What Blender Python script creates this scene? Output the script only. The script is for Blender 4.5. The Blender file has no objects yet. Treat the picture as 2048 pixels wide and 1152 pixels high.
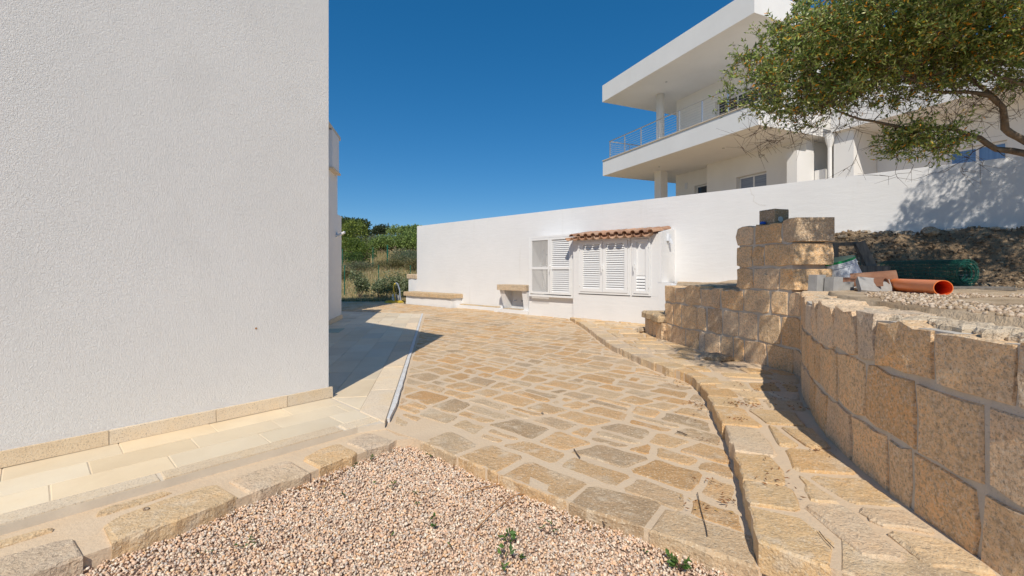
import bpy, math, random
import numpy as np
from mathutils import Vector, noise as mnoise

R = random.Random(7)
rng = np.random.default_rng(7)
SC = bpy.context.scene
COL = SC.collection

# ---------------------------------------------------------------- camera, sky, sun, exposure
FPX = 890.0
cam = bpy.data.cameras.new('camera')
cam.sensor_width = 36.0
cam.lens = 36.0 * FPX / 2048.0
cam.shift_y = -36.0 / 2048.0
cam.clip_end = 2000
camo = bpy.data.objects.new('camera', cam)
COL.objects.link(camo)
camo.location = (0, 0, 1.2)
camo.rotation_euler = (math.pi / 2, 0, 0)
SC.camera = camo

SUN_EL, SUN_AZ = 45.0, 6.5          # light travels towards +y, turned 6.5 degrees to +x
wd = bpy.data.worlds.new('World')
SC.world = wd
wd.use_nodes = True
wn = wd.node_tree
bg = wn.nodes['Background']
sky = wn.nodes.new('ShaderNodeTexSky')
sky.sky_type = 'NISHITA'
sky.sun_disc = False
sky.sun_elevation = math.radians(SUN_EL)
sky.sun_rotation = math.radians(180 + SUN_AZ)
sky.altitude = 0
sky.air_density = 0.75
sky.dust_density = 0.0
sky.ozone_density = 6.0
hsv = wn.nodes.new('ShaderNodeHueSaturation')
hsv.inputs['Saturation'].default_value = 1.55
hsv.inputs['Value'].default_value = 0.96
sgm = wn.nodes.new('ShaderNodeGamma')
sgm.inputs[1].default_value = 0.65
wn.links.new(sky.outputs[0], sgm.inputs[0])
wn.links.new(sgm.outputs[0], hsv.inputs['Color'])
wn.links.new(hsv.outputs[0], bg.inputs['Color'])
bg.inputs['Strength'].default_value = 0.15

sl = bpy.data.lights.new('sun', 'SUN')
sl.energy = 3.2
sl.angle = math.radians(0.53)
sl.color = (1.0, 0.93, 0.82)
so = bpy.data.objects.new('sun', sl)
COL.objects.link(so)
ce = math.cos(math.radians(SUN_EL))
sd = Vector((math.sin(math.radians(SUN_AZ)) * ce, math.cos(math.radians(SUN_AZ)) * ce, -math.sin(math.radians(SUN_EL))))
so.rotation_euler = sd.to_track_quat('-Z', 'Y').to_euler()
so.location = (-2, -12, 20)

SC.view_settings.view_transform = 'Standard'
SC.view_settings.look = 'None'
SC.view_settings.gamma = 1
SC.view_settings.use_curve_mapping = False
SC.view_settings.exposure = 0.33
SC.cycles.max_bounces = 8
SC.cycles.diffuse_bounces = 4

# ---------------------------------------------------------------- materials
def new_mat(name):
    m = bpy.data.materials.new(name)
    m.use_nodes = True
    return m, m.node_tree, m.node_tree.nodes['Principled BSDF']

def ramp(nt, fac, stops):
    r = nt.nodes.new('ShaderNodeValToRGB')
    el = r.color_ramp.elements
    while len(el) < len(stops):
        el.new(0.5)
    for e, (p, c) in zip(el, stops):
        e.position = p
        e.color = (*c, 1) if len(c) == 3 else c
    nt.links.new(fac, r.inputs[0])
    return r.outputs[0]

def tex(nt, pos, scale, detail=3, rough=0.6, kind='noise', stretch=None, dist=0.0):
    src = pos
    if stretch:
        mp = nt.nodes.new('ShaderNodeMapping')
        mp.inputs['Scale'].default_value = stretch
        nt.links.new(pos, mp.inputs['Vector'])
        src = mp.outputs[0]
    if kind == 'noise':
        t = nt.nodes.new('ShaderNodeTexNoise')
        t.inputs['Scale'].default_value = scale
        t.inputs['Detail'].default_value = detail
        t.inputs['Roughness'].default_value = rough
        t.inputs['Distortion'].default_value = dist
        out = t.outputs['Fac']
    else:
        t = nt.nodes.new('ShaderNodeTexVoronoi')
        t.inputs['Scale'].default_value = scale
        out = t.outputs['Distance'] if kind == 'vor' else t.outputs['Color']
    nt.links.new(src, t.inputs['Vector'])
    return out

def mix(nt, fac, a, b, mode='MIX'):
    n = nt.nodes.new('ShaderNodeMix')
    n.data_type = 'RGBA'
    n.blend_type = mode
    for sock, val in ((n.inputs[0], fac), (n.inputs[6], a), (n.inputs[7], b)):
        if isinstance(val, (int, float)):
            sock.default_value = val
        elif isinstance(val, tuple):
            sock.default_value = (*val, 1)
        else:
            nt.links.new(val, sock)
    return n.outputs[2]

def M(name, cols, scale=3.0, detail=4, rough=0.85, tint=False, speck=(), stain=(), bump=(), spec=0.3, stretch=None, metal=0.0):
    """cols: ramp over a noise; speck/stain: (scale, colour, lo, hi, amount[, stretch]); bump: (scale, strength, distance[, stretch])"""
    m, nt, b = new_mat(name)
    pos = nt.nodes.new('ShaderNodeNewGeometry').outputs['Position']
    c = ramp(nt, tex(nt, pos, scale, detail, stretch=stretch), cols)
    if tint:
        a = nt.nodes.new('ShaderNodeAttribute')
        a.attribute_name = 'tint'
        c = mix(nt, 1.0, c, a.outputs['Color'], 'MULTIPLY')
    for st in list(stain) + list(speck):
        s, colr, lo, hi, amt = st[:5]
        f = ramp(nt, tex(nt, pos, s, 3, 0.65, stretch=st[5] if len(st) > 5 else None), [(lo, (0, 0, 0)), (hi, (amt, amt, amt))])
        c = mix(nt, f, c, colr)
    nt.links.new(c, b.inputs['Base Color'])
    nrm = None
    for bp in bump:
        s, st, d = bp[:3]
        bn = nt.nodes.new('ShaderNodeBump')
        bn.inputs['Strength'].default_value = st
        bn.inputs['Distance'].default_value = d
        nt.links.new(tex(nt, pos, s, 4, 0.6, stretch=bp[3] if len(bp) > 3 else None, dist=bp[4] if len(bp) > 4 else 0.0), bn.inputs['Height'])
        if nrm is not None:
            nt.links.new(nrm, bn.inputs['Normal'])
        nrm = bn.outputs[0]
    if nrm is not None:
        nt.links.new(nrm, b.inputs['Normal'])
    b.inputs['Roughness'].default_value = rough
    b.inputs['Specular IOR Level'].default_value = spec
    b.inputs['Metallic'].default_value = metal
    return m

G1 = (0, (1, 1, 1)), (1, (1, 1, 1))
def flat(c, v=0.12):
    return [(0.25, tuple(x * (1 - v) for x in c)), (0.75, tuple(min(1, x * (1 + v)) for x in c))]

MAT = {}
MAT['stucco'] = M('rough_stucco', [(0.2, (.77, .75, .72)), (0.8, (.82, .80, .77))], 0.8, rough=0.95, spec=.15,
                  stain=[(1.7, (.66, .64, .61), .56, .85, .4), (.5, (.70, .69, .67), .5, .8, .5), (11, (.64, .61, .57), .66, .85, .3)],
                  bump=[(85, .9, .0085, None, 1.5), (200, .6, .004)])
MAT['white'] = M('white_wall_paint', [(0.3, (.745, .735, .725)), (0.7, (.785, .775, .765))], 1.3, rough=0.9, spec=.15,
                 stain=[(0.9, (.76, .75, .73), .55, .85, .35), (3.5, (.58, .55, .49), .62, .85, .45, (1, 1, .12)), (7, (.68, .65, .61), .68, .8, .3)],
                 bump=[(9, .35, .012, (.35, .35, 1.6)), (55, .3, .003)])
MAT['white_far'] = M('house_white_paint', [(0.3, (.77, .75, .72)), (0.7, (.82, .80, .77))], .7, rough=0.9, spec=.15,
                     stain=[(1.2, (.70, .67, .63), .55, .9, .4, (1, 1, .3))], bump=[(30, .25, .006)])
MAT['metal_white'] = M('white_coated_aluminium', flat((.80, .795, .785), .02), 2, rough=.4, spec=.4, bump=[(30, .08, .002)])
MAT['granite'] = M('cut_granite', [(0.3, (.66, .54, .40)), (0.5, (.71, .60, .46)), (0.72, (.72, .565, .375))], 3.2, tint=True, rough=.85,
                   speck=[(120, (.30, .24, .18), .55, .66, .6), (150, (.84, .76, .64), .56, .68, .6)], bump=[(120, .8, .005), (25, .35, .006)])
MAT['tile'] = M('beige_floor_tile', [(0.3, (0.714, 0.585, 0.408)), (0.55, (0.775, 0.655, 0.475)), (0.75, (0.745, 0.6, 0.399))], 1.6, tint=True, rough=.5, spec=.35,
                stain=[(3.0, (.66, .50, .30), .58, .78, .5, (1, .25, 1)), (0.9, (.62, .54, .44), .55, .8, .5), (14, (.60, .50, .38), .62, .8, .3)],
                bump=[(60, .12, .002)])
MAT['grout'] = M('tile_grout', flat((.66, .57, .45), .1), 6, rough=.95, bump=[(90, .4, .003)])
MAT['white_grout'] = M('white_mortar_strip', [(0.3, (.66, .64, .61)), (0.7, (.78, .77, .75))], 9, rough=.95,
                       stain=[(11, (.48, .42, .34), .58, .74, .7)], bump=[(60, .9, .01)])
MAT['mortar'] = M('paving_mortar', [(0.25, (0.628, 0.478, 0.326)), (0.5, (0.694, 0.541, 0.378)), (0.8, (0.683, 0.494, 0.316))], 2.2, rough=.95,
                  stain=[(1.1, (.68, .53, .36), .45, .7, .6), (.7, (.54, .45, .345), .58, .8, .5)],
                  speck=[(70, (.42, .34, .26), .6, .72, .5)], bump=[(45, .6, .008), (160, .5, .003)])
MAT['wall_mortar'] = M('grey_wall_mortar', [(0.3, (.50, .45, .385)), (0.7, (.62, .565, .49))], 5, rough=.95,
                       speck=[(70, (.28, .25, .21), .6, .72, .5)], bump=[(40, .7, .012), (140, .5, .003)])
MAT['paver'] = M('granite_paving', [(0.25, (.84, .80, .75)), (0.45, (.96, .94, .90)), (0.6, (1.04, .98, .90)), (0.78, (1.12, .98, .76))], 7.5, detail=7, tint=True, rough=.9,
                 stain=[(3.2, (.34, .265, .19), .60, .74, .45), (1.0, (.64, .475, .285), .48, .72, .5), (7, (.71, .58, .42), .54, .70, .7), (2.1, (.68, .56, .41), .56, .70, .6)],
                 speck=[(60, (.25, .185, .125), .56, .68, .6), (85, (.84, .70, .50), .55, .66, .65)],
                 bump=[(22, .8, .016), (80, 1.0, .008)])
MAT['block'] = M('granite_wall_block', [(0.25, (.76, .76, .76)), (0.5, (1, .97, .93)), (0.75, (1.14, .98, .78))], 6.5, detail=7, tint=True, rough=.92,
                 stain=[(2.3, (.68, .56, .42), .58, .76, .5), (4, (.33, .25, .18), .62, .78, .5)],
                 speck=[(48, (.34, .245, .16), .46, .66, .6), (62, (.92, .78, .60), .50, .68, .6), (105, (.20, .15, .11), .56, .66, .6)],
                 bump=[(12, .8, .022), (38, .7, .012), (80, 1.0, .010)])
MAT['pebble'] = M('pebble', [(0.3, (.85, .85, .85)), (0.7, (1.1, 1.1, 1.1))], 60, tint=True, rough=.8, bump=[(220, .3, .002)])
MAT['gravel_base'] = M('gravel_bed_base', [(0.3, (.30, .20, .145)), (0.55, (.50, .36, .27)), (0.75, (.58, .46, .37))], 55, rough=.95, bump=[(60, 1, .02)])
MAT['earth'] = M('bank_earth', [(0.25, (.13, .085, .05)), (0.5, (.27, .185, .11)), (0.75, (.40, .29, .18))], 5.0, detail=8, rough=.97,
                 stain=[(1.6, (.44, .33, .21), .52, .72, .6)],
                 speck=[(38, (.09, .06, .04), .58, .66, .7), (48, (.55, .45, .32), .62, .7, .6)], bump=[(9, .8, .06), (34, 1, .03)])
MAT['sand'] = M('sandy_fill', [(0.25, (.42, .30, .18)), (0.6, (.58, .45, .31)), (0.8, (.50, .36, .21))], 3, detail=7, rough=.97,
                stain=[(1.4, (.30, .205, .12), .50, .66, .75)],
                speck=[(45, (.26, .19, .12), .6, .68, .6)], bump=[(14, .7, .03), (60, .8, .012)])
MAT['hill'] = M('dry_hillside', [(0.2, (.24, .20, .09)), (0.45, (.46, .35, .19)), (0.7, (.56, .42, .24))], .55, detail=8, rough=1,
                stain=[(.3, (.16, .18, .07), .54, .7, .65)], bump=[(2.5, .8, .3)])
MAT['terracotta'] = M('terracotta', [(0.25, (.33, .185, .12)), (0.5, (.45, .27, .175)), (0.75, (.54, .39, .275))], 5, tint=True, rough=.9,
                      speck=[(60, (.20, .13, .09), .62, .72, .5)], bump=[(50, .4, .004)])
MAT['wood'] = M('weathered_timber', [(0.3, (.13, .115, .10)), (0.7, (.25, .22, .185))], 6, rough=.9, stretch=(6, 6, .6), bump=[(30, .5, .004)])
MAT['paver_grey'] = M('grey_concrete_block', flat((.36, .35, .335), .16), 12, rough=.95, speck=[(80, (.22, .21, .2), .6, .7, .5)], bump=[(60, .5, .004)])
MAT['pipe'] = M('orange_pvc', flat((.92, .235, .045), .06), 3, rough=.38, spec=.5, stain=[(7, (.74, .30, .10), .5, .75, .35)])
MAT['pipe_in'] = M('orange_pvc_bore', flat((.86, .14, .03), .03), 3, rough=.5, spec=.4)
MAT['green_wire'] = M('green_coated_wire', flat((.013, .12, .09), .2), 5, rough=.4, spec=.5)
MAT['green_post'] = M('green_coated_post', flat((.012, .12, .075), .15), 5, rough=.45, spec=.5)
MAT['steel'] = M('brushed_steel', flat((.62, .62, .62), .05), 8, rough=.35, metal=.85, spec=.5)
MAT['dark'] = M('dark_rubber', flat((.03, .03, .03), .2), 8, rough=.6)
MAT['glass_dark'] = M('window_glass', flat((.035, .045, .06), .2), 1.2, rough=.06, spec=.6)
MAT['blue_pane'] = M('blue_window_pane', [(0.35, (.10, .22, .46)), (0.65, (.17, .32, .58))], 3, rough=.5, stretch=(9, 9, .2))  # pane colour: blue, varied in vertical bands
MAT['blind'] = M('window_blind', [(0.4, (.20, .235, .31)), (0.6, (.32, .36, .43))], 3, rough=.4, stretch=(.2, .2, 22))
MAT['grey_metal'] = M('grey_painted_metal', flat((.40, .40, .40), .06), 6, rough=.5)
MAT['white_plastic'] = M('white_plastic', flat((.70, .72, .76), .05), 5, rough=.45, spec=.4)
MAT['green_plastic'] = M('green_plastic', flat((.02, .30, .10), .1), 5, rough=.4)
MAT['blue_plastic'] = M('blue_plastic', flat((.02, .10, .50), .1), 5, rough=.4)
MAT['yellow'] = M('yellow_hose_rubber', flat((.72, .52, .06), .08), 5, rough=.5)
MAT['hosegrey'] = M('grey_blue_hose', flat((.30, .34, .42), .1), 5, rough=.5)
MAT['ochre'] = M('ochre_corrugated_tube', flat((.34, .27, .10), .1), 5, rough=.6)
MAT['concrete'] = M('rough_concrete_foot', [(0.3, (.50, .44, .36)), (0.7, (.72, .66, .57))], 7, rough=.97,
                    stain=[(6, (.18, .14, .10), .52, .66, .8)], bump=[(18, 1, .04), (60, .7, .01)])
MAT['crust'] = M('dry_mortar_crust', [(0.3, (.58, .45, .31)), (0.7, (.78, .66, .50))], 9, detail=6, rough=.97,
                 stain=[(5, (.46, .35, .23), .55, .7, .7)], bump=[(30, 1, .03), (90, .8, .01)])
MAT['drain'] = M('drain_cover', flat((.34, .43, .36), .08), 4, rough=.6)

def bark_mat(name, c0, c1):
    return M(name, [(0.3, c0), (0.7, c1)], 9, rough=.95, stain=[(7, (.44, .42, .36), .58, .70, .75)], bump=[(26, 1, .02)])
MAT['bark'] = bark_mat('olive_bark', (.12, .088, .06), (.26, .20, .145))
MAT['twig'] = M('twig_bark', flat((.12, .085, .06), .3), 30, rough=.95)
MAT['litter'] = M('dry_litter', [(0.3, (.30, .13, .045)), (0.7, (.46, .25, .10))], 30, rough=.95)

def leaf_mat(name, trans=0.35, rough=.45):
    m, nt, b = new_mat(name)
    a = nt.nodes.new('ShaderNodeAttribute')
    a.attribute_name = 'tint'
    nt.links.new(a.outputs['Color'], b.inputs['Base Color'])
    b.inputs['Roughness'].default_value = rough
    b.inputs['Specular IOR Level'].default_value = .45
    t = nt.nodes.new('ShaderNodeBsdfTranslucent')
    gm = nt.nodes.new('ShaderNodeGamma')
    gm.inputs[1].default_value = .85
    nt.links.new(a.outputs['Color'], gm.inputs[0])
    nt.links.new(gm.outputs[0], t.inputs['Color'])
    ms = nt.nodes.new('ShaderNodeMixShader')
    ms.inputs[0].default_value = trans
    nt.links.new(b.outputs[0], ms.inputs[1])
    nt.links.new(t.outputs[0], ms.inputs[2])
    nt.links.new(ms.outputs[0], nt.nodes['Material Output'].inputs['Surface'])
    return m
MAT['leaf'] = leaf_mat('leaf')

# ---------------------------------------------------------------- object helpers
ORG = {}
def origin(o):
    return ORG.get(o.name, Vector((0, 0, 0))) if o else Vector((0, 0, 0))

def tag(o, label=None, cat=None, group=None, kind=None):
    for k, v in (('label', label), ('category', cat), ('group', group), ('kind', kind)):
        if v:
            o[k] = v
    return o

def thing(name, label, cat, loc=(0, 0, 0), group=None):
    o = bpy.data.objects.new(name, None)
    o.empty_display_size = .2
    COL.objects.link(o)
    o.location = loc
    ORG[o.name] = Vector(loc)
    return tag(o, label, cat, group)

class G:
    def __init__(s):
        s.v, s.f, s.c = [], [], []
    def add(s, vs, fs, col=(1, 1, 1)):
        n = len(s.v)
        s.v += [tuple(p) for p in vs]
        s.f += [tuple(i + n for i in f) for f in fs]
        s.c += [(*col, 1)] * len(vs)
        return s
    def hexa(s, p, col=(1, 1, 1)):        # 8 corners: bottom loop 0-3, top loop 4-7
        return s.add(p, [(0, 3, 2, 1), (4, 5, 6, 7), (0, 1, 5, 4), (1, 2, 6, 5), (2, 3, 7, 6), (3, 0, 4, 7)], col)
    def box(s, o, ax, ay, az, col=(1, 1, 1)):  # corner o and three full edge vectors
        o, ax, ay, az = map(Vector, (o, ax, ay, az))
        if ax.cross(ay).dot(az) < 0:
            ax, ay = ay, ax
        return s.hexa([o, o + ax, o + ax + ay, o + ay, o + az, o + ax + az, o + ax + ay + az, o + ay + az], col)
    def cbox(s, c, ax, ay, az, col=(1, 1, 1)):  # centre and three full edge vectors
        c, ax, ay, az = map(Vector, (c, ax, ay, az))
        return s.box(c - ax / 2 - ay / 2 - az / 2, ax, ay, az, col)
    def prism(s, poly, z0, z1, col=(1, 1, 1)):
        if sum(a[0] * b[1] - b[0] * a[1] for a, b in zip(poly, poly[1:] + poly[:1])) < 0:
            poly = poly[::-1]
        n = len(poly)
        f0 = z0 if callable(z0) else (lambda x, y: z0)
        f1 = z1 if callable(z1) else (lambda x, y: z1)
        vs = [(x, y, f0(x, y)) for x, y in poly] + [(x, y, f1(x, y)) for x, y in poly]
        fs = [tuple(range(n - 1, -1, -1)), tuple(range(n, 2 * n))] + [(i, (i + 1) % n, n + (i + 1) % n, n + i) for i in range(n)]
        return s.add(vs, fs, col)
    def tube(s, pts, rad, sides=6, cap=True, col=(1, 1, 1)):
        pts = [Vector(p) for p in pts]
        n = len(pts)
        rad = [rad] * n if isinstance(rad, (int, float)) else rad
        vs, fs = [], []
        up = Vector((0, 0, 1))
        d0 = (pts[1] - pts[0]).normalized()
        if abs(d0.dot(up)) > .9:
            up = Vector((1, 0, 0))
        x = d0.cross(up).normalized()
        for i, p in enumerate(pts):
            d = (pts[min(i + 1, n - 1)] - pts[max(i - 1, 0)]).normalized()
            x = (x - d * x.dot(d))
            x = x.normalized() if x.length > 1e-6 else d.orthogonal().normalized()
            y = d.cross(x)
            for k in range(sides):
                a = 2 * math.pi * k / sides
                vs.append(p + (x * math.cos(a) + y * math.sin(a)) * rad[i])
        for i in range(n - 1):
            for k in range(sides):
                k2 = (k + 1) % sides
                fs.append((i * sides + k, i * sides + k2, (i + 1) * sides + k2, (i + 1) * sides + k))
        if cap:
            fs.append(tuple(range(sides - 1, -1, -1)))
            fs.append(tuple((n - 1) * sides + k for k in range(sides)))
        return s.add(vs, fs, col)
    def obj(s, name, mat, parent=None, smooth=False, **tags):
        o0 = origin(parent)
        me = bpy.data.meshes.new(name)
        me.from_pydata([(x - o0.x, y - o0.y, z - o0.z) for x, y, z in s.v], [], s.f)
        at = me.color_attributes.new('tint', 'FLOAT_COLOR', 'POINT')
        at.data.foreach_set('color', np.array(s.c, dtype=np.float32).ravel())
        if smooth:
            me.polygons.foreach_set('use_smooth', [True] * len(me.polygons))
        me.materials.append(MAT[mat])
        me.update()
        o = bpy.data.objects.new(name, me)
        COL.objects.link(o)
        if parent:
            o.parent = parent
        ORG[o.name] = o0.copy()
        return tag(o, **tags)

def np_obj(name, verts, faces, mat, cols=None, parent=None, smooth=False, **tags):
    """fast mesh from arrays; faces all of one size"""
    o0 = origin(parent)
    me = bpy.data.meshes.new(name)
    k = faces.shape[1]
    me.vertices.add(len(verts))
    me.vertices.foreach_set('co', (verts - np.array(o0[:])).astype(np.float32).ravel())
    me.loops.add(faces.size)
    me.loops.foreach_set('vertex_index', faces.astype(np.int32).ravel())
    me.polygons.add(len(faces))
    me.polygons.foreach_set('loop_start', np.arange(0, faces.size, k, dtype=np.int32))
    me.polygons.foreach_set('loop_total', np.full(len(faces), k, dtype=np.int32))
    if smooth:
        me.polygons.foreach_set('use_smooth', np.ones(len(faces), dtype=bool))
    at = me.color_attributes.new('tint', 'FLOAT_COLOR', 'POINT')
    c = np.ones((len(verts), 4), dtype=np.float32)
    if cols is not None:
        c[:, :3] = cols
    at.data.foreach_set('color', c.ravel())
    me.materials.append(MAT[mat])
    me.update(calc_edges=True)
    me.validate()
    o = bpy.data.objects.new(name, me)
    COL.objects.link(o)
    if parent:
        o.parent = parent
    ORG[o.name] = o0.copy()
    return tag(o, **tags)

# ---------------------------------------------------------------- plane geometry helpers
def sm(a, b, x):
    t = max(0.0, min(1.0, (x - a) / (b - a)))
    return t * t * (3 - 2 * t)
def nz(x, y, z=0.0, s=1.0):
    return mnoise.noise(Vector((x * s, y * s, z * s)))
def clip(poly, a, b, off=0.0):
    """keep what lies on the left of a->b, moved left by off"""
    dx, dy = b[0] - a[0], b[1] - a[1]
    L = math.hypot(dx, dy)
    nx, ny = -dy / L, dx / L
    d = [(p[0] - a[0]) * nx + (p[1] - a[1]) * ny - off for p in poly]
    out = []
    for i in range(len(poly)):
        j = (i + 1) % len(poly)
        if d[i] >= 0:
            out.append(poly[i])
        if (d[i] >= 0) != (d[j] >= 0):
            t = d[i] / (d[i] - d[j])
            out.append((poly[i][0] + (poly[j][0] - poly[i][0]) * t, poly[i][1] + (poly[j][1] - poly[i][1]) * t))
    return out
def area(p):
    return .5 * sum(a[0] * b[1] - b[0] * a[1] for a, b in zip(p, p[1:] + p[:1]))
def cen(p):
    return sum(a[0] for a in p) / len(p), sum(a[1] for a in p) / len(p)
def ccw(p):
    return p if area(p) > 0 else p[::-1]
def inside(pt, poly):
    x, y = pt
    r = False
    for (x1, y1), (x2, y2) in zip(poly, poly[1:] + poly[:1]):
        if (y1 > y) != (y2 > y) and x < (x2 - x1) * (y - y1) / (y2 - y1) + x1:
            r = not r
    return r
def segdist(p, a, b):
    dx, dy = b[0] - a[0], b[1] - a[1]
    t = max(0, min(1, ((p[0] - a[0]) * dx + (p[1] - a[1]) * dy) / (dx * dx + dy * dy)))
    return math.hypot(p[0] - a[0] - t * dx, p[1] - a[1] - t * dy)
def inset(poly, m, jit=.35):
    poly = ccw(poly)
    out = poly
    for a, b in zip(poly, poly[1:] + poly[:1]):
        if math.hypot(b[0] - a[0], b[1] - a[1]) < 1e-4:
            continue
        out = clip(out, a, b, m * R.uniform(1 - jit, 1 + jit))
        if len(out) < 3:
            return []
    return out
def roughen(poly, cut=.22, amp=.012):
    """round the corners off and bend the sides of a stone outline"""
    out = []
    n = len(poly)
    for i in range(n):
        p0, p, p1 = poly[i - 1], poly[i], poly[(i + 1) % n]
        l0, l1 = math.dist(p, p0), math.dist(p, p1)
        if l0 < .02 and l1 < .02:
            continue
        c0, c1 = min(cut, .35) * min(1, .14 / max(l0, .01)), min(cut, .35) * min(1, .14 / max(l1, .01))
        c0, c1 = c0 * R.uniform(.5, 1.4), c1 * R.uniform(.5, 1.4)
        out.append((p[0] + (p0[0] - p[0]) * c0, p[1] + (p0[1] - p[1]) * c0))
        if l1 > .05:
            out.append((p[0] + (p1[0] - p[0]) * c1, p[1] + (p1[1] - p[1]) * c1))
        if l1 > .12:
            t = R.uniform(.4, .6)
            nx, ny = (p1[1] - p[1]) / l1, -(p1[0] - p[0]) / l1
            j = R.uniform(-1, .6) * amp
            out.append((p[0] + (p1[0] - p[0]) * t + nx * j, p[1] + (p1[1] - p[1]) * t + ny * j))
    return out

STONE_COLS = [((0.624, 0.415, 0.225), 6), ((0.604, 0.37, 0.175), 3), ((0.56, 0.405, 0.255), 3), ((0.46, 0.335, 0.215), 1.6), ((0.62, 0.465, 0.305), 2), ((0.663, 0.478, 0.291), 2)]
def pick(cols):
    t = R.uniform(0, sum(w for _, w in cols))
    for c, w in cols:
        t -= w
        if t <= 0:
            break
    k = R.uniform(.9, 1.1)
    w = R.uniform(-.025, .025)
    return (c[0] * k * (1 + w), c[1] * k, c[2] * k * (1 - 1.4 * w))

def stone_geo(g, poly, ztop, depth, col, bev=.014, drop=.010, tilt=.004):
    """one flat stone: top face, a worn edge ring and sides"""
    poly = ccw(poly)
    c = cen(poly)
    n = len(poly)
    tx, ty = R.uniform(-tilt, tilt) * 6, R.uniform(-tilt, tilt) * 6
    top, edge, bot = [], [], []
    for x, y in poly:
        L = math.hypot(x - c[0], y - c[1]) or .01
        k = min(.35, bev * R.uniform(.6, 1.5) / L)
        z = ztop(x, y) + (x - c[0]) * tx * .15 + (y - c[1]) * ty * .15
        top.append((x + (c[0] - x) * k, y + (c[1] - y) * k, z + R.uniform(-.0015, .0015)))
        edge.append((x, y, z - drop * R.uniform(.5, 1.7)))
        bot.append((x, y, ztop(x, y) - depth))
    fs = [tuple(range(n))]
    for i in range(n):
        j = (i + 1) % n
        fs.append((n + i, n + j, j, i))
        fs.append((2 * n + i, 2 * n + j, n + j, n + i))
    g.add(top + edge + bot, fs, col)

def pave_cells(region, border, ex, q0, q1, p0, p1, rowh, width, mort=.022, split=.22, ragged=None):
    """irregular courses of stones: rows along ex, stacked along its left normal, trimmed to the region's border"""
    L = math.hypot(*ex)
    ex = (ex[0] / L, ex[1] / L)
    ny = (-ex[1], ex[0])
    W2 = lambda p, q: (p * ex[0] + q * ny[0], p * ex[1] + q * ny[1])
    qs = [q0]
    while qs[-1] < q1:
        qs.append(qs[-1] + R.uniform(*rowh))
    wav = lambda r, p: qs[r] + .045 * mnoise.noise(Vector((p * 1.7, r * 7.3, 1.5))) + .02 * mnoise.noise(Vector((p * 5, r * 3.3, 8)))
    cells = []
    for r in range(len(qs) - 1):
        p = p0 + R.uniform(-.3, 0)
        sl = (R.uniform(-.03, .03))
        while p < p1:
            w = R.uniform(*width)
            if R.random() < .15:
                w *= R.uniform(.5, .7)
            s2 = R.uniform(-.05, .05)
            quad = [(p - sl, wav(r, p)), (p + w - s2, wav(r, p + w)), (p + w + s2, wav(r + 1, p + w)), (p + sl, wav(r + 1, p))]
            subs = [quad]
            u = R.random()
            if u < split:
                t0, t1 = R.uniform(.35, .65), R.uniform(.35, .65)
                a = (quad[0][0] + (quad[3][0] - quad[0][0]) * t0, quad[0][1] + (quad[3][1] - quad[0][1]) * t0)
                b = (quad[1][0] + (quad[2][0] - quad[1][0]) * t1, quad[1][1] + (quad[2][1] - quad[1][1]) * t1)
                subs = [[quad[0], quad[1], b, a], [a, b, quad[2], quad[3]]]
            for q in subs:
                cells.append([W2(*k) for k in q])
            p += w
            sl = s2
    out = []
    for c in cells:
        m = cen(c)
        rad = max(math.dist(m, k) for k in c)
        near = [s for s in border if segdist(m, s[0], s[1]) < rad + .02]
        c = inset(c, mort)
        edge = False
        for s in near:
            if len(c) < 3:
                break
            a0 = area(c)
            c = clip(c, s[0], s[1], s[2])
            if len(c) >= 3 and area(c) < a0 - 1e-5:
                edge = True
        if len(c) < 3 or area(c) < .007:
            continue
        if not inside(cen(c), region):
            continue
        out.append((c, edge))
    return out

def lay_stones(parent, cells, zf, name='paving_stone', limit=300, mat='paver', edge_depth=.11, cols=STONE_COLS, proud=.006, colf=None):
    """the nearest stones become objects of their own, the rest one joined part"""
    cells = sorted([tuple(c) + (False,) * (3 - len(c)) for c in cells], key=lambda c: math.hypot(*cen(c[0])))
    rest = G()
    for i, (c, edge, raw) in enumerate(cells):
        p = c if raw else roughen(c)
        if len(p) < 4:
            continue
        up = R.uniform(.2, 1.4) * proud
        col = pick(cols) if colf is None else colf(cen(c))
        far = i >= limit
        g = rest if far else G()
        stone_geo(g, p, lambda x, y: zf(x, y) + up, edge_depth if edge else .03, col, bev=R.uniform(.010, .022))
        if not far:
            g.obj(name, mat, parent)
    if rest.v:
        rest.obj(name, mat, parent, kind='stuff')

def bed(name, poly, z0, zf, mat, parent=None, cut=None, **tags):
    """a slab with a level or sloping top, cut into bands along y so that it can follow the slope"""
    import bmesh
    bm = bmesh.new()
    f = bm.faces.new([bm.verts.new((x, y, 0)) for x, y in ccw(poly)])
    for y in cut or ():
        bmesh.ops.bisect_plane(bm, geom=bm.verts[:] + bm.edges[:] + bm.faces[:], plane_co=(0, y, 0), plane_no=(0, 1, 0))
    top = bm.faces[:]
    r = bmesh.ops.extrude_face_region(bm, geom=top)
    tv = [v for v in r['geom'] if isinstance(v, bmesh.types.BMVert)]
    for v in tv:
        v.co.z = zf(v.co.x, v.co.y)
    ts = set(tv)
    for v in bm.verts:
        if v not in ts:
            v.co.z = z0
    bmesh.ops.recalc_face_normals(bm, faces=bm.faces[:])
    o0 = origin(parent)
    bmesh.ops.translate(bm, verts=bm.verts[:], vec=-o0)
    me = bpy.data.meshes.new(name)
    bm.to_mesh(me)
    bm.free()
    me.materials.append(MAT[mat])
    o = bpy.data.objects.new(name, me)
    COL.objects.link(o)
    if parent:
        o.parent = parent
    ORG[o.name] = o0.copy()
    return tag(o, **tags)

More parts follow.
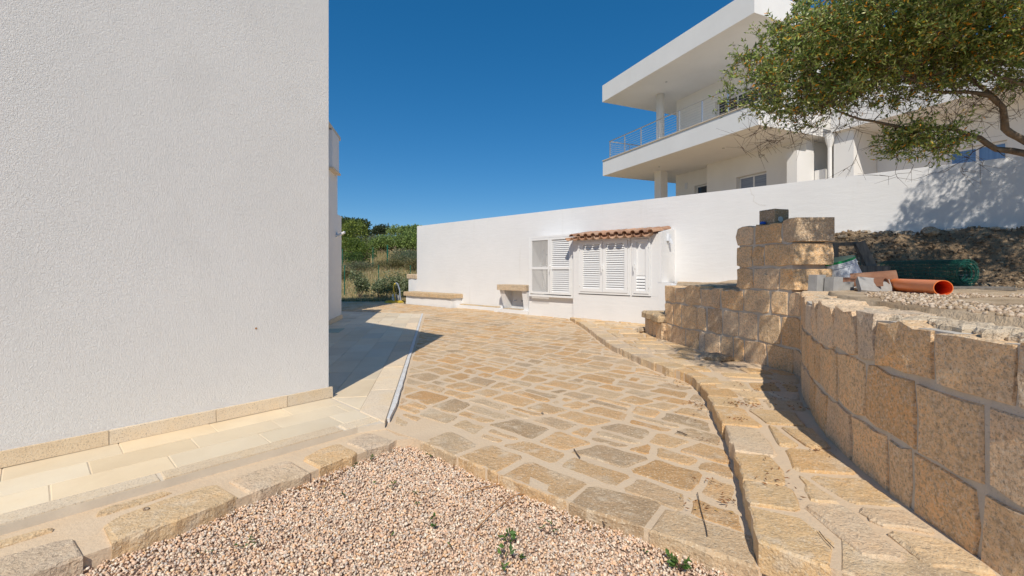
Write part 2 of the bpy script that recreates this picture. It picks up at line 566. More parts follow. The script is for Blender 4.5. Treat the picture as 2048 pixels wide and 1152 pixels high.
def curve_pts(pts, step=.04):
    """Catmull-Rom through the points, evenly resampled"""
    P = [Vector((p[0], p[1], 0)) for p in pts]
    P = [P[0] * 2 - P[1]] + P + [P[-1] * 2 - P[-2]]
    raw = []
    for i in range(1, len(P) - 2):
        for k in range(24):
            t = k / 24
            a, b, c, d = P[i - 1:i + 3]
            raw.append(.5 * (2 * b + (c - a) * t + (2 * a - 5 * b + 4 * c - d) * t * t + (3 * b - a - 3 * c + d) * t ** 3))
    raw.append(P[-2])
    S = [0]
    for a, b in zip(raw, raw[1:]):
        S.append(S[-1] + (b - a).length)
    return raw, S
class Curve:
    def __init__(s, pts):
        s.p, s.s = curve_pts(pts)
        s.L = s.s[-1]
    def at(s, t):
        t = max(0, min(s.L - 1e-6, t))
        lo, hi = 0, len(s.s) - 1
        while hi - lo > 1:
            m = (lo + hi) // 2
            if s.s[m] <= t:
                lo = m
            else:
                hi = m
        k = (t - s.s[lo]) / max(1e-9, s.s[hi] - s.s[lo])
        return s.p[lo].lerp(s.p[hi], k)
    def nrm(s, t):     # to the right-hand side of travel
        d = (s.at(t + .05) - s.at(t - .05)).normalized()
        return Vector((d.y, -d.x, 0))
    def near(s, x, y):
        i = min(range(len(s.p)), key=lambda k: (s.p[k].x - x) ** 2 + (s.p[k].y - y) ** 2)
        return s.s[i]

def edge_cells(line, lens, wid, mort=.012, out=.014, s_from=0.0, s_to=None):
    """stones set lengthwise along an open edge; the paved side lies to the left of travel"""
    c = Curve(line)
    s, s_to = s_from, c.L if s_to is None else s_to
    res = []
    d0 = R.uniform(*wid)
    while s < s_to - .05:
        w = R.uniform(*lens)
        if s_to - s - w < .15:
            w = s_to - s
        d1 = R.uniform(*wid)
        a, b = s + mort * R.uniform(.5, 1.5), s + w - mort * R.uniform(.5, 1.5)
        n = max(3, int((b - a) / .06) + 1)
        front = []
        for i in range(n + 1):
            t = a + (b - a) * i / n
            q = c.at(t) + c.nrm(t) * (out * R.uniform(-.3, 1.7))
            front.append((q.x, q.y))
        e, f = c.at(b + R.uniform(-.02, .02)) - c.nrm(b) * d1, c.at(a + R.uniform(-.02, .02)) - c.nrm(a) * R.uniform(*wid)
        m = (e + f) / 2 - c.nrm((a + b) / 2) * R.uniform(-.02, .03)
        k = .12
        e1 = e - (e - f) * .10 ; f1 = f + (e - f) * .10
        poly = front + [(e.x - (e.x - front[-1][0]) * .12, e.y - (e.y - front[-1][1]) * .12), (e1.x, e1.y), (m.x, m.y), (f1.x, f1.y), (f.x - (f.x - front[0][0]) * .12, f.y - (f.y - front[0][1]) * .12)]
        res.append((ccw(poly), True, True))
        s += w
    return res

# ================================================================= THE SETTING
EW = Vector((.728, -.686, 0)).normalized()       # along the white garden wall, to the right
NW = Vector((-.686, -.728, 0)).normalized()      # out of its face, towards the yard
W0 = Vector((-3.448, 16.15, 0))
def WP(s, out, z):
    p = W0 + EW * s + NW * out
    return Vector((p.x, p.y, z))
def wall_sd(x, y):                                # along, and in front of, the garden wall
    d = Vector((x, y, 0)) - W0
    return d.dot(EW), d.dot(NW)

HP = [(-400, -.35), (16.4, -.35), (17.2, -.05), (18.5, 0), (22, .45), (28, .95), (36, 2.3), (50, 4.0), (70, 5.5), (120, 6.4), (400, 7.0)]
def hill(x, y):
    for (a, za), (b, zb) in zip(HP, HP[1:]):
        if y <= b:
            h = za + (zb - za) * (y - a) / (b - a)
            break
    else:
        h = 7
    if y > 18:
        h += (nz(x, y, 0, .23) * .25 + nz(x, y, 5, .06) * .6) * sm(18, 30, y)
        h -= sm(0, 30, x) * sm(20, 60, y) * 3.0
    return h
def ground_z(x, y):
    s, o = wall_sd(x, y)
    h = hill(x, y)
    q = -o
    if q > .1:
        h = max(h, -.35 + 3.2 * sm(.4, 2.2, q) * sm(1.0, 5.0, s))
    return h

def axis(lo, hi, dense_lo, dense_hi, d):
    a = list(np.arange(dense_lo, dense_hi, d))
    x, st = dense_hi, d
    while x < hi:
        a.append(x); st *= 1.18; x += st
    x, st = dense_lo - d, d
    while x > lo:
        a.insert(0, x); st *= 1.18; x -= st
    return a
xs, ys = axis(-420, 420, -16, 14, .55), axis(-420, 900, -2, 42, .55)
gv = np.array([(x, y, ground_z(x, y)) for y in ys for x in xs])
nx = len(xs)
gf = np.array([(j * nx + i, j * nx + i + 1, (j + 1) * nx + i + 1, (j + 1) * nx + i) for j in range(len(ys) - 1) for i in range(nx - 1)])
np_obj('ground', gv, gf, 'hill', smooth=True, kind='structure')

# ---- left house plan
P2 = Vector((-1.727, 4.19, 0))                       # near corner of the front wall
UA = Vector((.682, .732, 0)).normalized()            # along the front wall, away
VA = Vector((UA.y, -UA.x, 0))                        # out of the front wall, to the yard
def AP(u, v, z=0):
    p = P2 + UA * u + VA * v
    return Vector((p.x, p.y, z))
T0, T1 = (-1.0, 3.5), (-2.47, 12.14)                 # terrace edge, near and far corner
TD = (Vector((*T1, 0)) - Vector((*T0, 0))).normalized()
TN = Vector((TD.y, -TD.x, 0))                        # out of the terrace edge
BQ = [(-3.30, 5.65), (-4.22, 11.01), (-9.15, 10.17), (-8.25, 4.85)]

def zp(x, y=None):                                   # patio level
    y = x if y is None else y
    return -.045 + .045 * max(0, min(1, (y - 3.2) / 8.8))
ZP = lambda x, y: zp(y)
PATH_Z = .06

# step edge between patio and raised path (far to near)
STEP = [(1.40, 10.68), (1.47, 9.6), (1.50, 8.7), (1.50, 7.6), (1.52, 6.9), (1.60, 6.3), (1.70, 5.64), (1.80, 5.25), (1.91, 4.98), (1.93, 4.7), (1.83, 4.2), (1.69, 3.7), (1.51, 3.1), (1.37, 2.7), (1.28, 2.45), (1.19, 2.24), (1.045, 1.88)]
WALLB = [(2.50, 7.28), (2.60, 6.72), (2.79, 6.04), (2.91, 5.64), (3.06, 5.18), (3.12, 4.9), (3.02, 4.62), (2.70, 4.13), (2.29, 3.33), (2.085, 2.82), (1.99, 2.47), (1.92, 2.16), (1.88, 1.89), (1.84, 1.6), (1.83, 1.0), (1.85, .2), (1.9, -.8)]
SC_ = Curve(STEP)
WC = Curve(WALLB)
step_line = [(lambda p: (p.x, p.y))(SC_.at(SC_.L * i / 40)) for i in range(41)]
step_line = [(x + .018 * nz(x, y, 3, 9), y) for x, y in step_line]
wall_line = [(lambda p: (p.x, p.y))(WC.at(WC.L * i / 40)) for i in range(41)]
FRONT = [(-.674, 3.25), (-.406, 3.01), (-.18, 2.81), (.076, 2.585), (.328, 2.375), (.513, 2.25), (.69, 2.115), (.92, 1.94), (1.045, 1.86)]
BORD_OUT = [AP(-5.2, 1.46), AP(-4.0, 1.45), AP(-3.0, 1.44), Vector((-1.90, 1.917, 0)), Vector((-1.667, 2.185, 0)), Vector((-1.44, 2.52, 0)), Vector((-1.255, 2.74, 0)), Vector((-1.078, 2.967, 0)), Vector((-.849, 3.27, 0)), Vector((-.72, 3.30, 0))]
BORD_OUT = [(p.x, p.y) for p in BORD_OUT]
KERB_OUT = [(lambda p: (p.x, p.y))(AP(u, .93)) for u in (-5.2, -3, -1.5, -.2)] + [T0]

wl_far = [(lambda p: (p.x, p.y))(WP(s, o, 0)) for s, o in ((-.7, .47), (2.6, .47), (2.61, .22), (4.4, .22), (4.45, .36), (5.7, .36), (5.72, .40), (7.30, .40), (7.34, .62))]
# ---- patio
patio_poly = [T0] + [(-2.43, 12.16), (-6.4, 13.5), (-9.0, 14.4), (-9.0, 16.9), (-4.6, 16.9)] + wl_far + step_line + FRONT[::-1]
patio = bed('patio', patio_poly, -.4, lambda x, y: zp(y) + .004 * nz(x, y, 0, 2), 'mortar', cut=[3.3 + .6 * i for i in range(16)], kind='structure')
def keep_side(line, region_pt_fn, off):
    """orient every piece of a border so that the region lies on its left"""
    out = []
    for a, b in zip(line, line[1:]):
        mx, my = (a[0] + b[0]) / 2, (a[1] + b[1]) / 2
        L = math.dist(a, b)
        n = (-(b[1] - a[1]) / L, (b[0] - a[0]) / L)
        if inside((mx + n[0] * .03, my + n[1] * .03), region_pt_fn):
            out.append((a, b, off))
        else:
            out.append((b, a, off))
    return out
pat_border = (keep_side([T0, (-2.43, 12.16)], patio_poly, .06) + keep_side([(-2.43, 12.16), (-6.4, 13.5), (-9, 14.4)], patio_poly, .03)
              + keep_side(wl_far, patio_poly, .03) + keep_side(step_line, patio_poly, .025) + keep_side(FRONT, patio_poly, .30))
cells = pave_cells(patio_poly, pat_border, (.74, -.67), 2.02, 14.6, -16.5, 3.2, (.21, .34), (.24, .47), mort=.017, split=.14)
cells += edge_cells(FRONT, (.30, .52), (.22, .30), out=.012)
lay_stones(patio, cells, ZP)

# ---- stone border along the gravel
border_poly = KERB_OUT + [(-.86, 3.36)] + BORD_OUT[::-1]
border = bed('stone_border', border_poly, -.4, lambda x, y: -.05 + .006 * nz(x, y, 0, 3), 'mortar', kind='structure')
bc = edge_cells(BORD_OUT[1:-1], (.34, .62), (.21, .30), mort=.035, out=.012)
BC_ = Curve(BORD_OUT[1:-1])
s = .05
while s < BC_.L - .2:
    w = R.uniform(.16, .40)
    if R.random() < .85:
        d0, d1 = R.uniform(.335, .36), R.uniform(.40, .455)
        q = [BC_.at(s) - BC_.nrm(s) * d0, BC_.at(s + w) - BC_.nrm(s + w) * (d0 + R.uniform(-.02, .02)), BC_.at(s + w - .03) - BC_.nrm(s + w) * (d1 - .02), BC_.at(s + .02) - BC_.nrm(s) * d1]
        q = [(p.x, p.y) for p in q]
        ok = all((Vector((x, y, 0)) - P2).dot(VA) > .945 for x, y in q)
        if ok:
            bc.append((ccw(q), False))
    s += w + R.uniform(.05, .14)
lay_stones(border, bc, lambda x, y: -.042, edge_depth=.13, proud=.008, cols=[((0.679, 0.465, 0.256), 4), ((0.637, 0.4, 0.179), 2.5), ((0.617, 0.493, 0.375), 3), ((0.699, 0.521, 0.324), 2)])

# ---- raised path on the right
PF = [(1.045, 1.86), (1.24, 1.70), (1.42, 1.57), (1.62, 1.42), (1.86, 1.24)]
bl = [(lambda p: (p.x, p.y))(WP(s, o, 0)) for s, o in ((9.75, .62), (7.36, .62))]
path_poly = step_line + PF[1:] + [w for w in wall_line[::-1] if w[1] > 1.3] + [(2.62, 7.5), (3.1, 8.6)] + bl
path = bed('raised_path', path_poly, -.4, lambda x, y: PATH_Z - .004 + .004 * nz(x, y, 2, 2), 'mortar', kind='structure')
wl2 = [w for w in wall_line if w[1] > 1.3]
path_border = keep_side(step_line, path_poly, .27) + keep_side(PF, path_poly, .27) + keep_side(wl2, path_poly, .03) + keep_side(bl, path_poly, .03)
cells = pave_cells(path_poly, path_border, (1, -.18), .8, 12.5, -.5, 3.4, (.28, .46), (.28, .52), mort=.018, split=.10)
cells = [c for c in cells if area(c[0]) > .022 or R.random() < .35]
cells += edge_cells(STEP, (.28, .50), (.18, .27), mort=.005, out=.012, s_to=SC_.L - .30) + edge_cells(PF, (.40, .55), (.24, .30), mort=.012, out=.012, s_from=.25)
PC_ = Curve(PF)
qc = [SC_.at(SC_.L - .29) - SC_.nrm(SC_.L - .29) * -.012, SC_.at(SC_.L - .2), SC_.at(SC_.L - .1) + Vector((-.012, 0, 0)), SC_.at(SC_.L) + Vector((-.01, -.012, 0)), PC_.at(.12) + PC_.nrm(.12) * .012, PC_.at(.235) + PC_.nrm(.2) * .01, PC_.at(.24) - PC_.nrm(.2) * .20, SC_.at(SC_.L - .27) - SC_.nrm(SC_.L - .27) * .20]
cells.append((ccw([(p.x, p.y) for p in qc]), True, True))
lay_stones(path, cells, lambda x, y: PATH_Z, edge_depth=.13, proud=.010, cols=[((0.699, 0.489, 0.269), 5), ((0.679, 0.442, 0.217), 2), ((0.679, 0.527, 0.374), 2.5), ((0.74, 0.554, 0.348), 2)])

# ---- terrace with tiles
A_hid = AP(0, 0) + Vector((-UA.y, UA.x, 0)) * 2.17
K_IN = .12
def TE(t, v):                                        # t along the terrace edge from T0, v inwards
    p = Vector((*T0, 0)) + TD * t - TN * v
    return (p.x, p.y)
TL = (Vector((*T1, 0)) - Vector((*T0, 0))).length
ter_out = [(lambda p: (p.x, p.y))(AP(-5.2, .93)), (lambda p: (p.x, p.y))(AP(-.2, .93)), T0, T1, (-6.4, 13.5), (-9, 14.4), (-9, 9.9), (-4.0, 10.95), (-3.1, 5.6), (P2.x - .02, P2.y + .03), (lambda p: (p.x, p.y))(AP(-5.2, -.05))]
terrace = bed('terrace', ter_out, -.4, lambda x, y: -.004, 'grout', kind='structure')
TCOL = [((1, 1, 1), 4), ((1.02, 1.0, .97), 2), ((.97, .955, .93), 2), ((1.0, .965, .91), 1.5)]
def tile(poly, name='floor_tile', mat='tile', z=0.0, bev=.004, cols=TCOL):
    poly = ccw(poly)
    if len(poly) < 3 or area(poly) < .004:
        return
    g = G()
    dz = R.uniform(-.0012, .0012)
    stone_geo(g, poly, lambda x, y: z + dz, .02, pick(cols), bev=bev, drop=.0025, tilt=0)
    g.obj(name, mat, terrace)
mitre_a, mitre_b = (P2.x, P2.y), T0
# strip in front of the house: three rows of tiles
for r in range(3):
    u = -5.2 - r * .17
    while u < .9:
        q = [AP(u, .022 + r * .255), AP(u + .53, .022 + r * .255), AP(u + .53, .022 + (r + 1) * .255), AP(u, .022 + (r + 1) * .255)]
        q = inset(ccw([(p.x, p.y) for p in q]), .0022, 0)
        q = clip(q, T0, mitre_a, .003) if q else q
        tile(q)
        u += .53
# main field of tiles, laid along the terrace edge
house_line = [(-9, 9.9 + .25), (-4.16, 10.98), (-3.27, 5.62), (P2.x - .01, P2.y + .02)]
ter_reg = [T0, T1, (-6.4, 13.5), (-9, 14.4), (-9, 11.2), (-4.30, 11.08), (-3.28, 5.63), (P2.x, P2.y)]
ter_border = keep_side([(-2.47, 12.14), (-6.4, 13.5), (-9, 14.4)], ter_reg, .004) + keep_side([(-4.30, 11.08), (-3.28, 5.63), (P2.x, P2.y)], ter_reg, .02) + keep_side([(-9, 11.2), (-4.3, 11.08)], ter_reg, .02)
row, v = 0, .245
while v < 7.2:
    t = -1.2 - (row % 3) * .23
    while t < TL + .2:
        q = [TE(t, v), TE(t + .66, v), TE(t + .66, v + .33), TE(t, v + .33)]
        q = inset(ccw(q), .0025, 0)
        q = clip(q, mitre_a, T0, .003)
        if len(q) > 2:
            m = cen(q)
            for a, b, o in ter_border:
                if len(q) > 2 and segdist(m, a, b) < .45:
                    q = clip(q, a, b, o)
            if len(q) > 2 and inside(cen(q), ter_reg):
                tile(q)
        t += .66
    v += .33
    row += 1
# kerb stones: along the strip, and along the terrace edge
KC = [((1.02, .99, .93), 2), ((1.06, 1.0, .89), 2), ((1.0, .985, .95), 1), ((1.07, .985, .86), 1.5)]
u = -5.2
while u < .1:
    u2 = u + R.uniform(.8, 1.1)
    q = ccw([(lambda p: (p.x, p.y))(AP(a, b)) for a, b in ((u, .795), (u2, .795), (u2, .93), (u, .93))])
    q = clip(inset(q, .0015, 0), T0, mitre_a, .002)
    if len(q) > 2 and area(q) > .01:
        g = G()
        stone_geo(g, q, lambda x, y: .004, .10, pick(KC), bev=.016, drop=.014, tilt=0)
        g.obj('kerb_stone', 'granite', terrace)
    u = u2
t = -.1
while t < TL - .02:
    t2 = min(TL, t + R.uniform(.8, 1.1))
    q = ccw([TE(t, 0), TE(t2, 0), TE(t2, .243), TE(t, .243)])
    q = clip(inset(q, .0015, 0), mitre_a, T0, .002)
    if len(q) > 2 and area(q) > .01:
        g = G()
        stone_geo(g, q, lambda x, y: .003, .09, tuple(a * b for a, b in zip(pick(KC), (1.08, 1.09, 1.12))), bev=.006, drop=.005, tilt=0)
        g.obj('kerb_stone', 'granite', terrace)
    t = t2
# white mortar line between terrace edge and patio
wl = []
n = 60
for i in range(n + 1):
    t = .12 + (TL - .12) * i / n
    wl.append((t, -.012 - .030 * sm(0, .6, t) - .018 * abs(nz(t, 0, 0, 3)) - .006 * nz(t, 4, 0, 14)))
poly = [TE(t, -.003) for t, _ in wl] + [TE(t, v) for t, v in wl[::-1]]
g = G()
for (t0, v0), (t1, v1) in zip(wl, wl[1:]):
    g.prism([TE(t0, -.003), TE(t1, -.003), TE(t1, v1), TE(t0, v0)], -.1, lambda x, y: max(zp(y) + .014, -.006))
g.obj('mortar_line', 'white_grout', terrace)
# drain cover set in the tiles near the house
g = G()
dc = Vector((-3.0, 9.3, 0))
g.prism([TE(5.35, 1.45), TE(5.95, 1.45), TE(5.95, 2.35), TE(5.35, 2.35)], -.005, .0045)
g.obj('drain_cover', 'drain', terrace)

# ---- gravel bed
gravel_bed = G()
gb = [(-7, -6), (6, -6), (2.0, 1.2)] + [(p[0], p[1] - .0) for p in PF[::-1]] + FRONT[::-1] + BORD_OUT[::-1] + [(-7, -1)]
GZ = lambda x, y: -.118 + .012 * nz(x, y, 0, 1.6) + .006 * nz(x, y, 7, 5)
gxs, gys = np.arange(-7, 4.01, .12), np.arange(-6, 3.61, .12)
vv = np.array([(x, y, GZ(x, y) - .012) for y in gys for x in gxs])
nx = len(gxs)
ff = np.array([(j * nx + i, j * nx + i + 1, (j + 1) * nx + i + 1, (j + 1) * nx + i) for j in range(len(gys) - 1) for i in range(nx - 1)])
np_obj('gravel_bed', vv, ff, 'gravel_base', kind='structure')

ICO_V = []
ph = (1 + 5 ** .5) / 2
for a in (-1, 1):
    for b in (-ph, ph):
        ICO_V += [(0, a, b), (a, b, 0), (b, 0, a)]
ICO_V = np.array(ICO_V) / math.hypot(1, ph)
ICO_F = np.array([(i, j, k) for i in range(12) for j in range(i + 1, 12) for k in range(j + 1, 12)
                  if all(abs(np.linalg.norm(ICO_V[a] - ICO_V[b]) - 1.0515) < .02 for a, b in ((i, j), (j, k), (i, k)))])
for n_, f_ in enumerate(ICO_F):
    a, b, c = ICO_V[f_]
    if np.dot(np.cross(b - a, c - a), a) < 0:
        ICO_F[n_] = f_[::-1]
def pebbles(name, pts, size, cols, **tags):
    n = len(pts)
    q = rng.normal(size=(n, 4)); q /= np.linalg.norm(q, axis=1)[:, None]
    w, x, y, z = q.T
    Rm = np.stack([1 - 2 * (y * y + z * z), 2 * (x * y - z * w), 2 * (x * z + y * w), 2 * (x * y + z * w), 1 - 2 * (x * x + z * z), 2 * (y * z - x * w), 2 * (x * z - y * w), 2 * (y * z + x * w), 1 - 2 * (x * x + y * y)], 1).reshape(n, 3, 3)
    sc = np.stack([rng.uniform(.8, 1.35, n), rng.uniform(.65, 1.0, n), rng.uniform(.42, .8, n)], 1) * size[:, None]
    v = ICO_V[None] * sc[:, None, :] * rng.uniform(.78, 1.18, (n, 12, 1))
    v = np.einsum('nij,nkj->nki', Rm, v) + pts[:, None, :]
    f = (ICO_F[None] + (np.arange(n) * 12)[:, None, None]).reshape(-1, 3)
    cc = cols[rng.integers(0, len(cols), n)] * rng.uniform(.8, 1.15, (n, 1))
    return np_obj(name, v.reshape(-1, 3), f, 'pebble', np.repeat(cc, 12, axis=0), **tags)
PINK = np.array([(0.781, 0.544, 0.383), (0.837, 0.608, 0.442), (0.744, 0.499, 0.34), (0.818, 0.68, 0.535), (0.651, 0.553, 0.468), (0.818, 0.526, 0.306), (0.883, 0.744, 0.578), (0.577, 0.427, 0.315), (0.781, 0.581, 0.408)])
pp = []
while len(pp) < 54000:
    x, y = rng.uniform(-3.6, 1.8), rng.uniform(1.15, 3.32)
    if inside((x, y), gb):
        d = min(segdist((x, y), a, b) for a, b in list(zip(FRONT, FRONT[1:])) + list(zip(BORD_OUT[2:], BORD_OUT[3:])))
        pp.append((x, y, GZ(x, y) - .004 + rng.uniform(-.004, .009) + .012 * math.exp(-d / .06)))
pebbles('gravel', np.array(pp), rng.uniform(.0045, .0088, len(pp)) * (1 + .5 * (rng.random(len(pp)) < .04)), PINK, kind='stuff')

# ================================================================= LARGE STRUCTURE
# ---- the house on the left
house = thing('house', 'white rough-stucco house at the left with granite skirting and shaded far wings', 'house', (P2.x, P2.y, 0))
HA = 4.10
blk = [P2, P2 - UA * 9, P2 - UA * 9 - VA * 6.5, P2 - VA * 6.5]
g = G().prism([(p.x, p.y) for p in blk], -.3, HA)
o = g.obj('stucco_wall', 'stucco', house)
g = G().prism(BQ, -.3, 2.52)
g.obj('wing_wall', 'stucco', house)
Ca = Vector((-5.10, 13.0, 0))
d9 = Vector((-.167, .986, 0)); d9n = Vector((-.986, -.167, 0))
cb = [Ca, Ca + d9 * -1.85, Ca + d9 * -1.85 + d9n * 3, Ca + d9n * 3]
g = G().prism([(p.x, p.y) for p in cb], -.3, 4.997)
g.obj('upper_wall', 'stucco', house)
cb2 = [p + q for p, q in zip(cb, (d9 * .09 - d9n * .07, d9 * -.07 - d9n * .07, d9 * -.07 + d9n * .07, d9 * .07 + d9n * .07))]
g = G().prism([(p.x, p.y) for p in cb2], 5.0, 5.10)
g.obj('coping', 'granite', house)
# boxed-out bay on the upper wall and its little sill
p0 = Ca + d9 * -1.15
g = G().prism([(p.x, p.y) for p in (p0 - d9n * .003, p0 + d9 * .82 - d9n * .003, p0 + d9 * .82 - d9n * .11, p0 - d9n * .11)], 3.95, 4.95)
g.obj('bay_box', 'white', house)
g = G().prism([(p.x, p.y) for p in (p0 - d9 * .05 - d9n * .003, p0 + d9 * .87 - d9n * .003, p0 + d9 * .87 - d9n * .15, p0 - d9 * .05 - d9n * .15)], 3.90, 3.947)
g.obj('sill', 'granite', house)
# skirting stones
def skirt(a, n, L, zt, cols=KC):
    d = (Vector((*a[1], 0)) - Vector((*a[0], 0)))
    tot = d.length
    d.normalize()
    nn = Vector((d.y, -d.x, 0)) * n
    s = 0
    while s < tot - .01:
        s2 = min(tot, s + L * R.uniform(.85, 1.15))
        if tot - s2 < .2:
            s2 = tot
        b = Vector((*a[0], 0)) + d * (s + .002)
        e = Vector((*a[0], 0)) + d * (s2 - .002)
        ins = nn * .03
        g = G().hexa([(p.x, p.y, z) for z, ps in ((.0035, (b - nn * .01, b + ins, e + ins, e - nn * .01)),) for p in ps] +
                     [(p.x, p.y, zt + R.uniform(-.002, .002)) for p in (b - nn * .01, b + nn * .025, e + nn * .025, e - nn * .01)], pick(cols))
        g.obj('skirting_stone', 'granite', house)
        s = s2
skirt([(lambda p: (p.x, p.y))(AP(-6.4, 0)), (lambda p: (p.x, p.y))(AP(.03, 0))], 1, .62, .098)
skirt([BQ[0], BQ[1]], 1, .62, .10)
# wall lamp on the wing
lp = Vector((-4.16, 10.45, 2.02))
wn_ = Vector((.986, .167, 0))
lamp = G().cbox(lp + wn_ * .03, d9 * .07, wn_ * .06, (0, 0, .10)).obj('wall_lamp', 'metal_white', house)
G().cbox(lp + wn_ * .13 + Vector((0, 0, .02)), d9 * .16, wn_ * .18 + Vector((0, 0, .10)), (0, 0, .045)).obj('lamp_shade', 'metal_white', lamp)
# brown spot on the stucco
g = G().tube([P2 - UA * .62 + VA * -.002 + Vector((0, 0, .71)), P2 - UA * .62 + VA * .004 + Vector((0, 0, .71))], .008, 7)
g.obj('rust_spot', 'litter', house)

# ---- long white garden wall
gw = thing('garden_wall', 'long smooth white rendered garden wall behind the stone patio', 'wall', WP(0, 0, 0))
WT = 2.79
pw = [WP(0, 0, 0), WP(20, 0, 0), WP(20, -.25, 0), WP(0, -.25, 0)]
G().prism([(p.x, p.y) for p in pw], -.45, WT).obj('wall_panel', 'white', gw)
pw = [WP(-.54, 0, 0), WP(-.002, 0, 0), WP(-.002, -.25, 0), WP(-.54, -.25, 0)]
G().prism([(p.x, p.y) for p in pw], -.45, .885).obj('low_end', 'white', gw)
g = G()
q = roughen(ccw([(p.x, p.y) for p in (WP(-.60, .05, 0), WP(-.004, .04, 0), WP(-.004, -.28, 0), WP(-.6, -.28, 0))]), .2, .03)
stone_geo(g, q, lambda x, y: 1.05, .163, (.60, .47, .33), bev=.03, drop=.03)
g.obj('coping_stone', 'block', gw)
# hairline crack under the neighbour's terrace
ck = [WP(11.05, .001, WT - .02), WP(11.07, .001, WT - .13), WP(11.12, .001, WT - .17), WP(11.10, .001, WT - .27), WP(11.2, .001, WT - .35), WP(11.32, .001, WT - .37)]
G().tube(ck, .0022, 4).obj('crack', 'wall_mortar', gw)

# low bench of white masonry with a stone seat at the far end
bench = thing('stone_bench', 'low white bench with rough tan stone seat at far end of garden wall', 'bench', WP(1.2, .22, 0))
G().prism([(p.x, p.y) for p in (WP(-.05, .001, 0), WP(2.5, .001, 0), WP(2.5, .43, 0), WP(-.05, .43, 0))], -.3, .30).obj('base', 'white', bench)
for a, b in ((-.12, 1.28), (1.29, 2.56)):
    g = G()
    q = roughen(ccw([(p.x, p.y) for p in (WP(a, .002, 0), WP(b, .002, 0), WP(b, .49, 0), WP(a, .49, 0))]), .03, .03)
    q2 = []
    for p_, p_2 in zip(q, q[1:] + q[:1]):
        q2.append(p_)
        if math.dist(p_, p_2) > .3:
            for k in (.25, .5, .75):
                q2.append((p_[0] + (p_2[0] - p_[0]) * k + R.uniform(-.012, .012), p_[1] + (p_2[1] - p_[1]) * k + R.uniform(-.012, .012)))
    stone_geo(g, q2, lambda x, y: .43, .128 + R.uniform(0, .02), (.60, .44, .26), bev=.02, drop=.02)
    g.obj('seat_stone', 'block', bench)
# white upstand with a line of flat stones at the wall foot
ups = thing('wall_upstand', 'thin white upstand along the wall foot topped with flat tan stones', 'upstand', WP(3.4, .1, 0))
G().prism([(p.x, p.y) for p in (WP(2.503, .001, 0), WP(4.40, .001, 0), WP(4.40, .20, 0), WP(2.503, .26, 0))], -.3, .085).obj('base', 'white', ups)
s = 2.3
for s0, s1 in ((2.56, 3.05), (3.07, 3.6), (3.62, 4.28)):
    g = G()
    q = roughen(ccw([(p.x, p.y) for p in (WP(s0, .003, 0), WP(s1, .003, 0), WP(s1, .13, 0), WP(s0, .15, 0))]), .1, .02)
    stone_geo(g, q, lambda x, y: .115, .028, (.60, .46, .28))
    g.obj('flat_stone', 'block', ups)

# outdoor washing shelf: slab over a white niche with pipe ends
sink = thing('wash_shelf', 'outdoor wash shelf with thick tan stone slab over a white niche with pipe stubs', 'shelf', WP(5.0, .2, 0))
g = G()
stone_geo(g, ccw([(p.x, p.y) for p in (WP(4.50, .002, 0), WP(5.62, .002, 0), WP(5.62, .38, 0), WP(4.50, .38, 0))]), lambda x, y: .785, .155, (.62, .50, .36), bev=.006, drop=.006, tilt=0)
g.obj('slab', 'block', sink)
def side_cheek(s0, s1, out0, out1, zt=.628, z0=-.2):
    return [WP(s0, .002, z0), WP(s1, .002, z0), WP(s1, out0, z0), WP(s0, out0, z0), WP(s0, .002, zt), WP(s1, .002, zt), WP(s1, out1, zt), WP(s0, out1, zt)]
G().hexa(side_cheek(4.56, 4.74, .04, .33)).obj('bracket', 'white', sink)
G().hexa(side_cheek(5.42, 5.60, .20, .33)).obj('bracket', 'white', sink)
G().prism([(p.x, p.y) for p in (WP(4.40, .205, 0), WP(5.72, .205, 0), WP(5.72, .40, 0), WP(4.40, .40, 0))], -.3, .10).obj('step', 'white', sink)
G().hexa([WP(4.742, .20, .101), WP(5.418, .20, .101), WP(5.418, .38, .101), WP(4.742, .38, .101), WP(4.742, .20, .118), WP(5.418, .20, .118), WP(5.418, .38, .118), WP(4.742, .38, .118)], (.6, .5, .36)).obj('sill_stone', 'block', sink)
for s0, c in ((4.92, 'white_plastic'), (5.22, 'grey_metal')):
    G().tube([WP(s0, .003, .33), WP(s0, .12, .33)], .018, 8).obj('pipe_stub', c, sink)

# ---- louvred meter cabinet (left)
def frame_bars(g, s0, s1, z0, z1, o0, o1, w):
    def b(sa, sb, za, zb):
        g.hexa([WP(sa, o0, za), WP(sb, o0, za), WP(sb, o1, za), WP(sa, o1, za), WP(sa, o0, zb), WP(sb, o0, zb), WP(sb, o1, zb), WP(sa, o1, zb)])
    b(s0, s1, z0, z0 + w); b(s0, s1, z1 - w, z1)
    b(s0, s0 + w, z0 + w, z1 - w); b(s1 - w, s1, z0 + w, z1 - w)
    return b
def louvres(door, s0, s1, z0, z1, out, pitch, name='slat', mat='metal_white'):
    n = max(1, round((z1 - z0) / pitch))
    p = (z1 - z0) / n
    for i in range(n):
        z = z0 + p * (i + .5)
        h, d = p * .54, .032
        g = G()
        # a slat that leans outwards at its foot
        g.hexa([WP(s0, out, z - h), WP(s1, out, z - h), WP(s1, out - .007, z - h), WP(s0, out - .007, z - h),
                WP(s0, out - d + .007, z + h * .70), WP(s1, out - d + .007, z + h * .70), WP(s1, out - d, z + h * .70), WP(s0, out - d, z + h * .70)])
        g.obj(name, mat, door)
